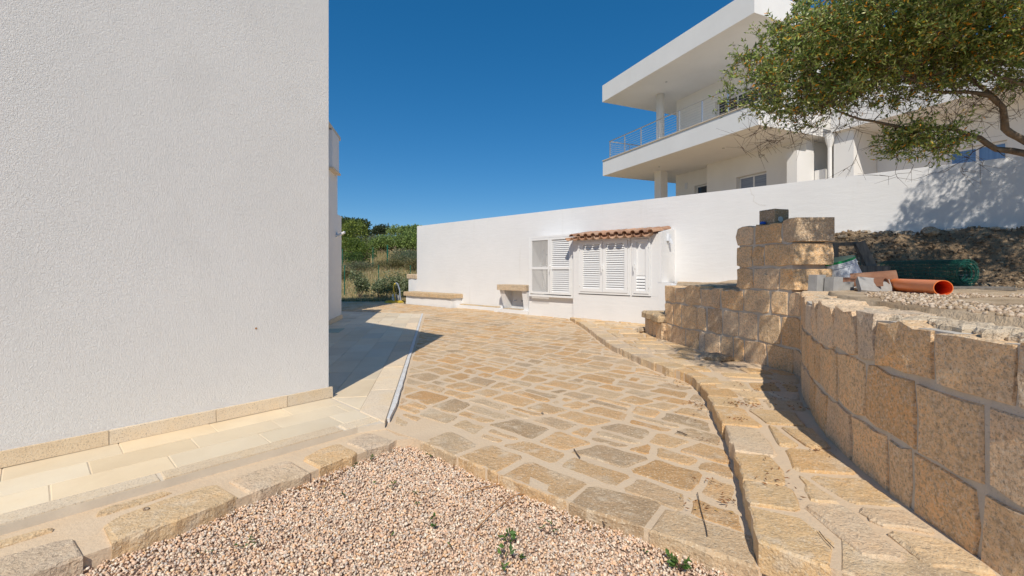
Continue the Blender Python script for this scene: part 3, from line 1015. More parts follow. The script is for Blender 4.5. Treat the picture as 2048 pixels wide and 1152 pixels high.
def handle(s, out, z, parent):
    h = G().hexa([WP(s - .022, out, z - .07), WP(s + .022, out, z - .07), WP(s + .022, out + .012, z - .07), WP(s - .022, out + .012, z - .07), WP(s - .022, out, z + .07), WP(s + .022, out, z + .07), WP(s + .022, out + .012, z + .07), WP(s - .022, out + .012, z + .07)])
    h.tube([WP(s, out + .01, z + .02), WP(s, out + .055, z + .02)], .012, 8)
    h.tube([WP(s, out + .05, z + .05), WP(s, out + .055, z - .13)], [.014, .010], 8)
    h.obj('handle', 'metal_white', parent)
def hinges(s, out, zs, parent):
    for z in zs:
        G().tube([WP(s, out + .006, z - .03), WP(s, out + .006, z + .03)], .008, 6).obj('hinge', 'metal_white', parent)

mc = thing('meter_cabinet', 'white wall cabinet with a wire-mesh door beside a louvred door, no roof', 'cabinet', WP(6.5, .2, 0))
g = G()
s0, s1, zb, zt = 5.83, 7.25, .53, 2.075
def sbox(g, a, b, o0, o1, z0, z1):
    return g.hexa([WP(a, o0, z0), WP(b, o0, z0), WP(b, o1, z0), WP(a, o1, z0), WP(a, o0, z1), WP(b, o0, z1), WP(b, o1, z1), WP(a, o1, z1)])
sbox(G(), 5.74, 7.335, .001, .40, -.3, .50).obj('plinth', 'white', mc)
g = G()
sbox(g, 5.835, 5.875, .001, .47, .503, 2.04); sbox(g, 7.205, 7.245, .001, .47, .503, 2.04)
sbox(g, 5.876, 7.204, .001, .46, 2.0, 2.04); sbox(g, 5.876, 7.204, .001, .47, .503, .535)
g.obj('casing', 'white', mc)
fr = G(); frame_bars(fr, s0, s1, zb - .02, zt, .472, .512, .05)
frame = fr.obj('frame', 'metal_white', mc)
for k, (a, b) in enumerate(((5.885, 6.535), (6.545, 7.195))):
    g = G()
    bb = frame_bars(g, a, b, .585, 2.02, .478, .520, .055)
    bb(a + .055, b - .055, 1.215, 1.275)
    door = g.obj('door', 'metal_white', mc)
    if k:
        louvres(door, a + .052, b - .052, .645, 1.212, .505, .050)
        louvres(door, a + .052, b - .052, 1.28, 1.963, .505, .050)
        handle(a + .02, .521, 1.28, door)
        hinges(b + .01, .515, (.8, 1.25, 1.8), door)
    else:
        g = G()
        A, B, Z0, Z1 = a + .05, b - .05, .64, 1.965
        st = .048
        for dirn in (1, -1):
            c = (Z0 - (B - A)) if dirn == 1 else Z0
            c = Z0 - (B - A) * .9
            n = 0
            while c < Z1 + (B - A):
                # z = c + dirn*1.0*(s-A)
                za, zb_ = c, c + dirn * (B - A)
                sa, sb = A, B
                pts = []
                for t in (0, 1):
                    pts.append((A + (B - A) * t, c + dirn * (B - A) * t))
                (xa, ya), (xb, yb) = pts
                def cut(xa, ya, xb, yb, z, below):
                    if ya == yb: return xa, ya, xb, yb
                    t = (z - ya) / (yb - ya)
                    px_ = xa + (xb - xa) * t
                    if below:
                        if ya < z and yb > z: return px_, z, xb, yb
                        if yb < z and ya > z: return xa, ya, px_, z
                    else:
                        if ya > z and yb < z: return px_, z, xb, yb
                        if yb > z and ya < z: return xa, ya, px_, z
                    return xa, ya, xb, yb
                if max(ya, yb) > Z0 and min(ya, yb) < Z1:
                    xa, ya, xb, yb = cut(xa, ya, xb, yb, Z0, True)
                    xa, ya, xb, yb = cut(xa, ya, xb, yb, Z1, False)
                    g.tube([WP(xa, .500 + dirn * .002, ya), WP(xb, .500 + dirn * .002, yb)], .0048, 4, cap=False)
                c += st
        g.obj('wire_mesh', 'metal_white', door, kind='stuff')
        hinges(a - .01, .515, (.8, 1.25, 1.8), door)
# a lip of mesh under the frame, and what stands inside
g = G()
for i in range(16):
    x = 5.93 + i * .036
    g.tube([WP(x, .50, .508), WP(x + .018, .515, .455), WP(x + .036, .50, .508)], .005, 4, cap=False)
g.obj('mesh_lip', 'metal_white', mc)
sbox(G(), 6.18, 6.80, .01, .22, .56, 1.62).obj('meter_box', 'paver_grey', mc)
G().tube([WP(6.0, .1, 1.75), WP(6.08, .3, 1.3), WP(6.2, .25, .7)], .018, 6).obj('pipe', 'grey_metal', mc)

# ---- white cabinet block with a small tiled roof
cb_ = thing('tiled_cabinet', 'white masonry cabinet with louvred shutters under a small terracotta tiled roof', 'cabinet', WP(8.4, .3, 0))
O1 = .655
g = G()
# body side profile: sloping top
def slope_box(g, a, b, o0, o1, z0, zt0, zt1):
    return g.hexa([WP(a, o0, z0), WP(b, o0, z0), WP(b, o1, z0), WP(a, o1, z0), WP(a, o0, zt0), WP(b, o0, zt0), WP(b, o1, zt1), WP(a, o1, zt1)])
slope_box(g, 7.36, 9.49, .001, O1 - .06, -.3, 2.05, 1.955)
# front face built round the openings
for a, b, z0, z1 in ((7.36, 7.53, -.3, 1.95), (8.86, 8.905, .65, 1.95), (9.335, 9.49, .65, 1.95), (7.53, 9.49, -.3, .648), (7.53, 9.335, 1.905, 1.95)):
    sbox(g, a + (.0005 if a > 7.4 else 0), b - .0005, O1 - .058, O1, z0, z1)
g.obj('body', 'white', cb_)
slope_box(G(), 9.491, 9.56, .001, O1 + .0, .94, 2.10, 1.975).obj('side_wall', 'white', cb_)
sbox(G(), 9.491, 9.80, .30, O1, -.3, .935).obj('low_wall', 'white', cb_)
fr = G(); frame_bars(fr, 7.53, 8.858, .652, 1.90, O1 - .05, O1 + .022, .045)
fr.obj('frame', 'metal_white', cb_)
fr = G(); frame_bars(fr, 8.907, 9.333, .652, 1.90, O1 - .05, O1 + .022, .04)
fr.obj('frame', 'metal_white', cb_)
for k, (a, b) in enumerate(((7.58, 8.188), (8.198, 8.808))):
    g = G(); frame_bars(g, a, b, .70, 1.855, O1 - .02, O1 + .034, .075)
    door = g.obj('shutter', 'metal_white', cb_)
    louvres(door, a + .072, b - .072, .778, 1.777, O1 + .022, .049)
    if k == 0:
        hinges(a - .012, O1 + .03, (.85, 1.7), door)
    else:
        handle(a - .005, O1 + .035, 1.28, door)
        hinges(b + .012, O1 + .03, (.85, 1.7), door)
g = G(); frame_bars(g, 8.95, 9.29, .70, 1.855, O1 - .02, O1 + .034, .065)
door = g.obj('narrow_shutter', 'metal_white', cb_)
sbox(G(), 9.012, 9.228, O1 - .01, O1 + .004, 1.08, 1.795).obj('panel', 'metal_white', door)
louvres(door, 9.012, 9.228, .762, 1.078, O1 + .02, .062)
handle(8.985, O1 + .035, 1.30, door)
hinges(9.30, O1 + .03, (.85, 1.7), door)
# dark gap under the frames
sbox(G(), 7.53, 8.858, O1 + .0005, O1 + .004, .636, .650).obj('sill_joint', 'dark', cb_)
sbox(G(), 8.907, 9.333, O1 + .0005, O1 + .004, .636, .650).obj('sill_joint', 'dark', cb_)
# roof tiles
TC = [((1, 1, 1), 3), ((1.15, 1.1, 1.05), 2), ((.85, .8, .8), 2), ((1.2, 1.25, 1.3), 1.2), ((.75, .72, .72), 1)]
def coppo(parent, p, along, side, up, L, r0, r1, convex=True, name='roof_tile'):
    """half-round clay tile from p along its length"""
    g = G()
    n = 7
    vs = []
    for k, (t, r) in enumerate(((0, r0), (L, r1))):
        for thick in (0, .013):
            for i in range(n):
                a = math.pi * i / (n - 1)
                rr = r - (thick if convex else -thick * 0)
                rr = r - thick
                off = side * (math.cos(a) * rr) + up * ((math.sin(a) if convex else -math.sin(a)) * rr * .92)
                vs.append(Vector(p) + along * t + off)
    fs = []
    for i in range(n - 1):
        fs += [(i, i + 1, 2 * n + i + 1, 2 * n + i), (n + i + 1, n + i, 3 * n + i, 3 * n + i + 1), (i + 1, i, n + i, n + i + 1), (2 * n + i, 2 * n + i + 1, 3 * n + i + 1, 3 * n + i)]
    fs += [(0, 2 * n, 3 * n, n), (n - 1, 2 * n - 1, 4 * n - 1, 3 * n - 1)]
    g.add(vs, fs, pick(TC))
    return g.obj(name, 'terracotta', parent, smooth=False)
slp = (Vector((0, 0, 2.16)) - Vector((0, 0, 2.005)))
along = (-NW * .90 + Vector((0, 0, .105))).normalized()
upv = EW.cross(along).normalized()
if upv.z < 0:
    upv = -upv
s = 7.36
i = 0
while s < 9.50:
    for row_ in range(2):
        base = WP(s, .865, 1.965) + along * (row_ * .40)
        coppo(cb_, base + upv * (-.01 + row_ * .012), along, EW, upv, .44, .082, .068, False)
        if s < 9.45:
            coppo(cb_, base + EW * .098 + upv * (.012 + row_ * .012), along, EW, upv, .44, .070, .082, True)
    s += .196
# plastic socket on the side wall, with its hanging cover
sock = thing('outdoor_socket', 'small white outdoor socket box on the side of the tiled cabinet', 'socket', WP(9.563, .35, 1.86))
g = G().hexa([WP(9.562, .28, 1.81), WP(9.61, .28, 1.81), WP(9.61, .42, 1.81), WP(9.562, .42, 1.81), WP(9.562, .30, 1.95), WP(9.61, .30, 1.95), WP(9.61, .40, 1.95), WP(9.562, .40, 1.95)])
g.obj('box', 'white_plastic', sock)
G().hexa([WP(9.612, .31, 1.77), WP(9.66, .31, 1.75), WP(9.66, .39, 1.75), WP(9.612, .39, 1.77), WP(9.612, .31, 1.85), WP(9.622, .31, 1.86), WP(9.622, .39, 1.86), WP(9.612, .39, 1.85)]).obj('cover', 'white_plastic', sock)

# ---- curved retaining wall of granite blocks
rw = thing('retaining_wall', 'curved retaining wall of rough tan granite blocks along the raised path', 'wall', (3.1, 4.9, PATH_Z))
def SW(s, out, z):
    p = WC.at(s) + WC.nrm(s) * out
    return Vector((p.x, p.y, z))
ST0, ST1 = WC.near(2.885, 5.73), WC.near(3.125, 4.90)
DEP = .42
BC = [((0.887, 0.633, 0.382), 4), ((0.841, 0.564, 0.31), 3), ((0.887, 0.669, 0.452), 2.5), ((0.736, 0.541, 0.358), 2), ((0.795, 0.658, 0.512), 1)]
def sweep(name, s0, s1, z0, z1f, o0, o1, mat):
    g = G()
    n = max(2, int((s1 - s0) / .1))
    vs = []
    for i in range(n + 1):
        s = s0 + (s1 - s0) * i / n
        for o, z in ((o0, z0), (o1, z0), (o1, z1f(s)), (o0, z1f(s))):
            vs.append(SW(s, o, z))
    fs = []
    for i in range(n):
        for k in range(4):
            a, b = i * 4 + k, i * 4 + (k + 1) % 4
            fs.append((a, b, b + 4, a + 4))
    fs += [(0, 3, 2, 1), (n * 4, n * 4 + 1, n * 4 + 2, n * 4 + 3)]
    g.add(vs, fs)
    return g.obj(name, mat, rw)
topz = lambda s: PATH_Z + .868 + .015 * nz(s, 0, 0, 4)
sweep('mortar_core', .015, WC.L, -.15, topz, -.004, -.28, 'wall_mortar')
sweep('mortar_core', ST0 + .05, ST1 - .06, .9, lambda s: 1.735, -.004, -DEP + .02, 'wall_mortar')
def wall_block(s0, s1, z0, z1, col, top=False, bul=.0, dep=DEP, rough=.014, backp=True):
    w, h = s1 - s0, z1 - z0
    pts = []
    def e(a, b, n):
        for i in range(n):
            t = i / n
            yield (a[0] + (b[0] - a[0]) * t, a[1] + (b[1] - a[1]) * t)
    ns = max(2, min(4, int(w / .12) + 1))
    nh = 2
    c = [(s0, z0), (s1, z0), (s1, z1), (s0, z1)]
    loop = list(e(c[0], c[1], ns)) + list(e(c[1], c[2], nh)) + list(e(c[2], c[3], ns)) + list(e(c[3], c[0], nh))
    n = len(loop)
    cs, cz = (s0 + s1) / 2, (z0 + z1) / 2
    front, edge, back = [], [], []
    for i, (s, z) in enumerate(loop):
        corner = i in (0, ns, ns + nh, 2 * ns + nh)
        j = .013
        ss = s + R.uniform(-j, j) + (cs - s) * (.025 if corner else 0)
        zz = z + R.uniform(-j, j) * (1.6 if top and z == z1 else 1) + (cz - z) * (.035 if corner else 0)
        k = .055 * R.uniform(.4, 1.6)
        front.append(SW(ss + (cs - ss) * k * .25 / max(.1, w), R.uniform(.003, .004 + rough) + bul, zz + (cz - zz) * k * .2 / max(.1, h)))
        edge.append(SW(ss, R.uniform(-.007, -.001), zz))
        back.append(SW(ss, -dep, zz))
    mid = SW(cs, R.uniform(.004, .006 + rough) + bul, cz)
    fs = [(i, (i + 1) % n, 3 * n) for i in range(n)]
    for i in range(n):
        k = (i + 1) % n
        fs += [(n + i, n + k, k, i), (2 * n + i, 2 * n + k, n + k, n + i)]
    fs.append(tuple(2 * n + i for i in range(n - 1, -1, -1)))
    g = G().add(front + edge + back + [mid], [f[::-1] for f in fs], col)
    return g.obj('stone_block', 'block', rw)
HTS = [.31, .335, .285, .275, .27, .25]
z = PATH_Z - .03
mj = .020
zb = z
for ci, h in enumerate(HTS):
    s_lo, s_hi = (0.0, WC.L) if ci < 3 else (ST0, ST1)
    s = s_lo
    first = True
    while s < s_hi - .05:
        near = s > WC.near(2.4, 3.6)
        w = R.uniform(.30, .46) if near else R.uniform(.22, .40)
        if R.random() < .12:
            w *= .55
        if s_hi - (s + w) < .16:
            w = s_hi - s
        # joints between courses wander a little along the wall
        wob = lambda q, k: 0 if k == 0 else .026 * nz(q, k * 5.1, 0, 1.3)
        zl = zb + wob(s, ci)
        zt = zb + h + (wob(s + w / 2, ci + 1))
        zl = zb + (wob(s + w / 2, ci))
        top = ci == 5 or (ci == 2 and not (ST0 - .02 < s + w / 2 < ST1 + .02))
        if ci == 2 and top:
            zt += R.uniform(-.025, .03) if near else R.uniform(-.025, .02)
        if ci == 5 and s_hi - (s + w) < .01:
            zt += .03
        wall_block(s + mj / 2, s + w - mj / 2, zl + mj / 2, zt - mj / 2, pick(BC), top, dep=DEP if ci > 2 or s < ST1 else .30, rough=.022 if near and ci == 2 else .009)
        s += w
    zb += h
# rough mortar left lying over the top of the near part
g = G()
s = ST1 + .1
while s < WC.L:
    for o in (-.09, -.15, -.21, -.27):
        if R.random() < .25:
            continue
        c = SW(s + R.uniform(-.04, .04), o + R.uniform(-.03, .03), 0)
        r = R.uniform(.025, .05) if o > -.12 else R.uniform(.04, .08)
        n = 8
        pts = [(c.x + math.cos(k / n * 6.283) * r * R.uniform(.6, 1.3), c.y + math.sin(k / n * 6.283) * r * R.uniform(.6, 1.3)) for k in range(n)]
        zt = PATH_Z + .888 + R.uniform(0, .016)
        stone_geo(g, pts, lambda x, y: zt + .008 * nz(x, y, 0, 20), .05, (1, 1, 1), bev=.05, drop=.012)
    s += .06
g.obj('mortar_crust', 'crust', rw, kind='stuff')
# stub of old pipe hole in the tower
ph_ = SW((ST0 + ST1) / 2 + .02, .012, 1.135)
G().tube([ph_, ph_ + WC.nrm((ST0 + ST1) / 2) * -.001 + Vector((0, 0, .001)), ph_ - WC.nrm((ST0 + ST1) / 2) * .02], .022, 8).obj('pipe_stub', 'wall_mortar', rw)

# ---- low stone step at the far end of the retaining wall
stp = thing('stone_step', 'low tan stone block with thick cap at far end of retaining wall', 'step', (2.6, 7.7, PATH_Z))
def rough_block(parent, name, poly, z0, z1, mat, col, r=.02, bev=.02):
    g = G()
    q = roughen(ccw(poly), .08, r)
    stone_geo(g, q, lambda x, y: z1, z1 - z0, col, bev=bev, drop=bev)
    return g.obj(name, mat, parent)
A_, B_ = Vector((2.44, 7.20, 0)), Vector((2.42, 8.05, 0))
for k in range(4):
    a, b = k / 4, (k + 1) / 4
    p, q = A_.lerp(B_, a), A_.lerp(B_, b)
    rough_block(stp, 'stone_block', [(p.x - .02, p.y + .006), (q.x - .02, q.y - .006), (q.x + .45, q.y - .006), (p.x + .45, p.y + .006)], 0, .345, 'block', pick(BC))
for k in range(3):
    a, b = k / 3, (k + 1) / 3
    p, q = A_.lerp(B_, a), A_.lerp(B_, b)
    rough_block(stp, 'cap_stone', [(p.x - .08, p.y + .006), (q.x - .08, q.y - .006), (q.x + .5, q.y - .006), (p.x + .5, p.y + .006)], .352, .47, 'block', (.60, .45, .27), .03, .03)
def rock(name, c, r, label, cat='stone', parent=None, mat='block', col=(.5, .38, .25), group=None, squash=(1, 1, .7), seed=0):
    v = ICO_V.copy()
    # one subdivision for a less regular lump
    vs, fs, cache = [tuple(p) for p in v], [], {}
    def midp(a, b):
        key = (min(a, b), max(a, b))
        if key not in cache:
            m = (np.array(vs[a]) + np.array(vs[b])) / 2
            vs.append(tuple(m / np.linalg.norm(m)))
            cache[key] = len(vs) - 1
        return cache[key]
    for a, b, c_ in ICO_F:
        ab, bc_, ca = midp(a, b), midp(b, c_), midp(c_, a)
        fs += [(a, ab, ca), (b, bc_, ab), (c_, ca, bc_), (ab, bc_, ca)]
    out = []
    for p in vs:
        k = 1 + .45 * mnoise.noise(Vector(p) * 1.3 + Vector((seed * 7.7, c[0], c[1]))) + R.uniform(-.05, .05)
        out.append((c[0] + p[0] * r * squash[0] * k, c[1] + p[1] * r * squash[1] * k, c[2] + p[2] * r * squash[2] * k))
    g = G().add(out, fs, col)
    o = g.obj(name, mat, parent)
    if label:
        tag(o, label, cat, group)
    return o
rock('loose_stone', (2.36, 8.1, .10), .09, 'small rough stone on the path at the foot of the stone step')
rock('flat_rock', (2.62, 5.62, .095), .16, 'flat dark rock lying on the raised path in dappled shade', col=(.36, .30, .22), squash=(1.3, .7, .35), mat='block', seed=3)
# loose block on top of the tower
tb = thing('loose_block', 'single squared granite block standing loose on top of the tall stone wall', 'stone block', (2.98, 5.2, 1.77))
sa = WC.near(3.01, 5.33)
def SWp(ds, o):
    p = SW(sa + ds, o, 0)
    return (p.x, p.y)
rough_block(tb, 'block', [SWp(-.12, -.05), SWp(.10, -.05), SWp(.10, -.27), SWp(-.12, -.27)], 1.745, 1.925, 'block', (.44, .34, .235), .01, .008)
p = SW(sa + .02, -.13, 0)
G().tube([SW(sa + .101, -.13, 1.80), SW(sa + .112, -.13, 1.80)], .035, 9).obj('mortar_blob', 'white_grout', tb)
cap_p = SW(sa - .03, -.012, 1.765)
g = G().tube([cap_p + Vector((0, 0, -.012)), cap_p + Vector((0, 0, .012))], [.036, .031], 12)
g.tube([cap_p + Vector((0, 0, .010)), cap_p + Vector((0, 0, .016))], [.024, .022], 12)
tag(g.obj('bottle_cap', 'blue_plastic'), 'blue plastic cap lying on the tall stone wall below the loose block', 'cap')

# ---- fill behind the retaining wall, and the earth bank against the garden wall
def fill_z(x, y):
    s, o = wall_sd(x, y)
    z = .948 + .04 * sm(10.5, 12, s)
    hb = (.06 + .74 * sm(11.2, 12.35, s)) * sm(10.45, 10.9, s)
    b = sm(1.25, .12, o + .18 * nz(s, o, 0, 1.7))
    z += hb * b * (1 + .12 * nz(x, y, 0, 2.2))
    z += (.012 + .05 * b * sm(11, 12, s)) * (nz(x, y, 1, 4) + .6 * nz(x, y, 3, 11) + .4 * nz(x, y, 4, 23))
    return z
rows = []
N, K = 190, 60
for i in range(N + 1):
    t = i / N
    a = SW(WC.L * t, -.20, 0)
    sb = 9.62 + (20 - 9.62) * (t ** 1.05)
    b = WP(sb, -.01, 0)
    for k in range(K + 1):
        q = k / K
        p = a.lerp(b, q)
        rows.append((p.x, p.y, fill_z(p.x, p.y) if k else .80))
ff = np.array([(i * (K + 1) + k, (i + 1) * (K + 1) + k, (i + 1) * (K + 1) + k + 1, i * (K + 1) + k + 1) for i in range(N) for k in range(K)])
fo = np_obj('earth_fill', np.array(rows), ff, 'sand', smooth=True, kind='structure')
fo.data.materials.append(MAT['earth'])
mi = []
for f in ff:
    m = np.array(rows)[f[0]] if False else rows[f[0]]
    s, o = wall_sd(m[0], m[1])
    mi.append(1 if (o + .1 * nz(m[0], m[1], 9, 3) < 1.35 and s > 11.3) else 0)
fo.data.polygons.foreach_set('material_index', mi)
# side of the fill that faces the tiled cabinet (hidden from the photograph)
G().prism([(2.56, 7.2), (3.215, 8.96), (3.3, 8.9), (2.75, 7.2)], -.2, .925).obj('end_wall', 'white', rw)
# broken concrete foot of the white wall
g = G()
s = 12.15
while s < 19.5:
    w = R.uniform(.10, .26)
    zt = fill_z(*WP(s, .06, 0)[:2])
    zc = max(1.70, min(zt + .03, 1.84)) + R.uniform(-.02, .02)
    q = roughen(ccw([(lambda p: (p.x, p.y))(WP(a, o, 0)) for a, o in ((s, .003), (s + w + .02, .003), (s + w + .02, R.uniform(.09, .19)), (s, R.uniform(.09, .19)))]), .2, .04)
    stone_geo(g, q, lambda x, y: zc, R.uniform(.09, .16), (1, 1, 1), bev=.03, drop=.02)
    s += w
g.obj('broken_footing', 'concrete', gw, kind='stuff')

# rocks, roots and clods in the bank
bank = []
for i in range(16):
    s = R.uniform(12.2, 18.0)
    o = R.uniform(.15, 1.15)
    p = WP(s, o, 0)
    r = R.uniform(.05, .12)
    zz = fill_z(p.x, p.y)
    big = r > .075
    rock('bank_rock', (p.x, p.y, zz + r * .2), r, 'rough brown rock lodged in the dark earth bank behind the stone wall', col=R.choice([(.42, .33, .23), (.34, .25, .17), (.30, .27, .23), (.52, .42, .30)]), group='rocks in the earth bank', squash=(R.uniform(.9, 1.5), 1, R.uniform(.5, .9)), seed=i)
# clods
pp = []
while len(pp) < 6500:
    s, o = rng.uniform(11.6, 18.5), rng.uniform(.02, 1.5)
    p = WP(s, o, 0)
    pp.append((p.x, p.y, fill_z(p.x, p.y) + .003))
pebbles('earth_clods', np.array(pp), rng.uniform(.006, .045, len(pp)) * rng.uniform(.3, 1, len(pp)) ** 1.5, np.array([(.20, .14, .085), (.30, .21, .13), (.42, .32, .21), (.13, .09, .055)]), kind='stuff')
pp = []
while len(pp) < 6000:
    x, y = rng.uniform(2.0, 6.2), rng.uniform(1.2, 5.6)
    s, o = wall_sd(x, y)
    sn = WC.near(x, y)
    off = (Vector((x, y, 0)) - WC.at(sn)).dot(-WC.nrm(sn)) if len(pp) < 1e9 else 0
    if off > .34 and o > 1.2 and nz(x, y, 0, 1.3) > .02 + .3 * (y > 4.2):
        pp.append((x, y, fill_z(x, y) + .004))
pebbles('upper_gravel', np.array(pp), rng.uniform(.007, .017, len(pp)), np.array([(.56, .42, .30), (.60, .48, .36), (.46, .34, .22), (.38, .28, .19), (.64, .53, .41)]), kind='stuff')

# ---- things lying on the fill
def ring_pts(c, ax1, ax2, r, n, a0=0, a1=2 * math.pi):
    return [Vector(c) + ax1 * (math.cos(a0 + (a1 - a0) * i / n) * r) + ax2 * (math.sin(a0 + (a1 - a0) * i / n) * r) for i in range(n + 1)]
fr_ = thing('fence_roll', 'roll of dark green wire fencing lying in front of the earth bank', 'fencing roll', (5.3, 5.6, 1.0))
e0, e1 = Vector((5.33, 5.22, 1.165)), Vector((5.28, 6.32, 1.17))
axr = (e1 - e0).normalized()
sx = axr.cross(Vector((0, 0, 1))).normalized(); sz = sx.cross(axr)
g = G()
turns = [(.158, 24), (.149, 20), (.138, 20), (.126, 16), (.112, 14)]
for r, nlong in turns:
    nr = 15
    for i in range(nr + 1):
        c = e0.lerp(e1, i / nr) + sz * R.uniform(-.003, .003)
        if nlong or i in (0, 1, 2, 3, nr):
            g.tube(ring_pts(c, sx, sz, r * R.uniform(.985, 1.015), 18), .0029, 3, cap=False)
    for k in range(nlong):
        a = 2 * math.pi * k / nlong + R.uniform(-.03, .03)
        d = sx * (math.cos(a) * r) + sz * (math.sin(a) * r)
        g.tube([e0 + d - axr * .01, e1 + d], .0032, 3, cap=False)
g.obj('wire_layers', 'green_wire', fr_, kind='stuff')
g = G()
for k in range(60):
    r0 = R.uniform(.085, .16); a = R.uniform(0, 6.28)
    g.tube(ring_pts(e0 + axr * R.uniform(-.015, .12), sx, sz, r0, 9, a, a + R.uniform(1, 3)), .003, 3, cap=False)
g.obj('wire_ends', 'green_wire', fr_, kind='stuff')

pipe = thing('drain_pipe', 'orange plastic drain pipe lying with its open end towards the yard', 'pipe', (3.9, 4.4, 1.0))
m0, m1 = Vector((3.47, 3.58, 1.056)), Vector((4.28, 5.35, 1.045))
ax = (m1 - m0).normalized()
px_ = ax.cross(Vector((0, 0, 1))).normalized(); pz = px_.cross(ax)
def shell(name, mat, r0, r1):
    g = G()
    n = 28
    vs = []
    for e in (m0, m1):
        for rr in (r0, r1):
            vs += ring_pts(e, px_, pz, rr, n)[:-1]
    fs = []
    for i in range(n):
        j = (i + 1) % n
        fs += [(i, j, 2 * n + j, 2 * n + i), (n + j, n + i, 3 * n + i, 3 * n + j), (j, i, n + i, n + j), (2 * n + i, 2 * n + j, 3 * n + j, 3 * n + i)]
    g.add(vs, fs)
    return g.obj(name, mat, pipe, smooth=False)
shell('pipe_wall', 'pipe', .062, .0585)
shell('pipe_bore', 'pipe_in', .0583, .057)

# timber trestle behind the tower
tr = thing('trestle', 'grey weathered timber trestle standing behind the tall stone wall', 'trestle', (4.5, 5.8, .98))
YB = 5.75
def px3(px, py, Y):
    return Vector(((px - 1024) / FPX * Y, Y, 1.2 - (py - 540) / FPX * Y))
def plank(parent, name, a, b, w, t, mat='wood', side=Vector((1, 0, 0))):
    a, b = Vector(a), Vector(b)
    d = (b - a).normalized()
    sd_ = (side - d * side.dot(d)).normalized()
    th = d.cross(sd_)
    return G().box(a - sd_ * w / 2 - th * t / 2, b - a, sd_ * w, th * t).obj(name, mat, parent)
plank(tr, 'leg', (4.17, 5.78, .95), (4.19, 5.80, 1.56), .10, .05)
plank(tr, 'leg', (4.74, 5.70, .95), (4.52, 5.80, 1.56), .13, .05)
plank(tr, 'leg', (4.22, 6.20, .95), (4.22, 6.02, 1.53), .08, .05)
plank(tr, 'top_bar', (4.10, 5.85, 1.535), (4.56, 5.85, 1.545), .045, .07, side=Vector((0, 0, 1)))
plank(tr, 'cross_bar', (4.30, 5.725, 1.20), (4.80, 5.665, 1.195), .11, .045, side=Vector((0, 0, 1)))
# ochre tube coil
g = G()
for k in range(3):
    g.tube(ring_pts((4.42, 6.1, 1.12 + .02 * k), Vector((1, 0, 0)), Vector((0, .3, .95)).normalized(), .17 - .02 * k, 16, .3, 3.0), .018, 6)
tag(g.obj('tube_coil', 'ochre'), 'ochre corrugated tube arched on the ground inside the trestle', 'tube')
# white ribbed tub with green rim, lying tilted
tub = thing('plastic_tub', 'white ribbed plastic tub with green rim leaning against the tall stone wall', 'tub', (3.75, 5.05, 1.0))
ta = Vector((-.30, 0, .95)).normalized()
tx = Vector((.95, 0, .30)).normalized(); ty = Vector((0, 1, 0))
tc = Vector((3.80, 5.2, 1.30))
def frust(parent, name, mat, h0, h1, r0, r1, n=20):
    g = G()
    a = ring_pts(tc + ta * h0, tx, ty, r0, n)[:-1]
    b = ring_pts(tc + ta * h1, tx, ty, r1, n)[:-1]
    g.add(a + b, [(i, (i + 1) % n, n + (i + 1) % n, n + i) for i in range(n)] + [tuple(range(n - 1, -1, -1)), tuple(range(n, 2 * n))])
    return g.obj(name, mat, parent, smooth=False)
body = frust(tub, 'body', 'white_plastic', -.30, -.055, .205, .175)
frust(tub, 'rim', 'green_plastic', -.002, .022, .180, .178)
for k in range(3):
    frust(tub, 'rib', 'white_plastic', -.053 + k * .018, -.039 + k * .018, .184 - .003 * k, .182 - .003 * k)
# spare clay tiles
for k, (p, lab) in enumerate((((3.50, 4.72, 1.03), 'loose brown clay roof tile lying lowest, beside the grey blocks'), ((3.66, 4.80, 1.07), 'loose brown clay roof tile on top, in front of the white tub'))):
    o = coppo(None, Vector(p), Vector((.75, -.55, .12)).normalized() if k else Vector((.5, -.8, .05)).normalized(), Vector((.55, .75, .1)).normalized() if k else Vector((.8, .5, .1)).normalized(), Vector((-.1, .1, 1)).normalized(), .38, .10, .088, True, name='clay_tile')
    o.data.color_attributes['tint'].data.foreach_set('color', [.62, .50, .46, 1] * len(o.data.vertices))
    tag(o, lab, 'roof tile')
# grey blocks on the wall
def slabobj(name, c, ax, ay, az, label):
    g = G().cbox(c, Vector(ax), Vector(ay), Vector(az), (R.uniform(.9, 1.1),) * 3)
    tag(g.obj(name, 'paver_grey'), label, 'concrete block', None)
slabobj('concrete_block', (3.17, 4.63, 1.05), (.115, .04, 0), (-.03, .09, 0), (.012, 0, .20), 'left upright grey concrete block on the wall by the tall part')
slabobj('concrete_block', (3.285, 4.55, 1.03), (.115, .03, 0), (-.03, .09, 0), (.012, 0, .20), 'right upright grey concrete block standing next to another')
slabobj('concrete_block', (3.27, 4.30, .962), (.22, .04, 0), (-.04, .2, 0), (0, 0, .05), 'grey concrete block lying flat below the two upright ones')
slabobj('concrete_block', (3.42, 4.60, 1.00), (.14, .0, .02), (.0, .12, 0), (0, 0, .14), 'dark grey concrete block between the upright ones and the slanted slab')
slabobj('concrete_slab', (3.60, 4.42, 1.03), (.36, .05, -.03), (.04, .10, .13), (0, -.03, .05), 'slanted grey concrete slab leaning behind the top of the stone wall')
# grey board on the ground behind the pipe
o = plank(None, 'board', (4.45, 4.95, 1.0), (5.3, 4.7, 1.005), .10, .025, side=Vector((0, 1, .15)))
tag(o, 'grey weathered board lying on the ground behind the orange pipe', 'board')

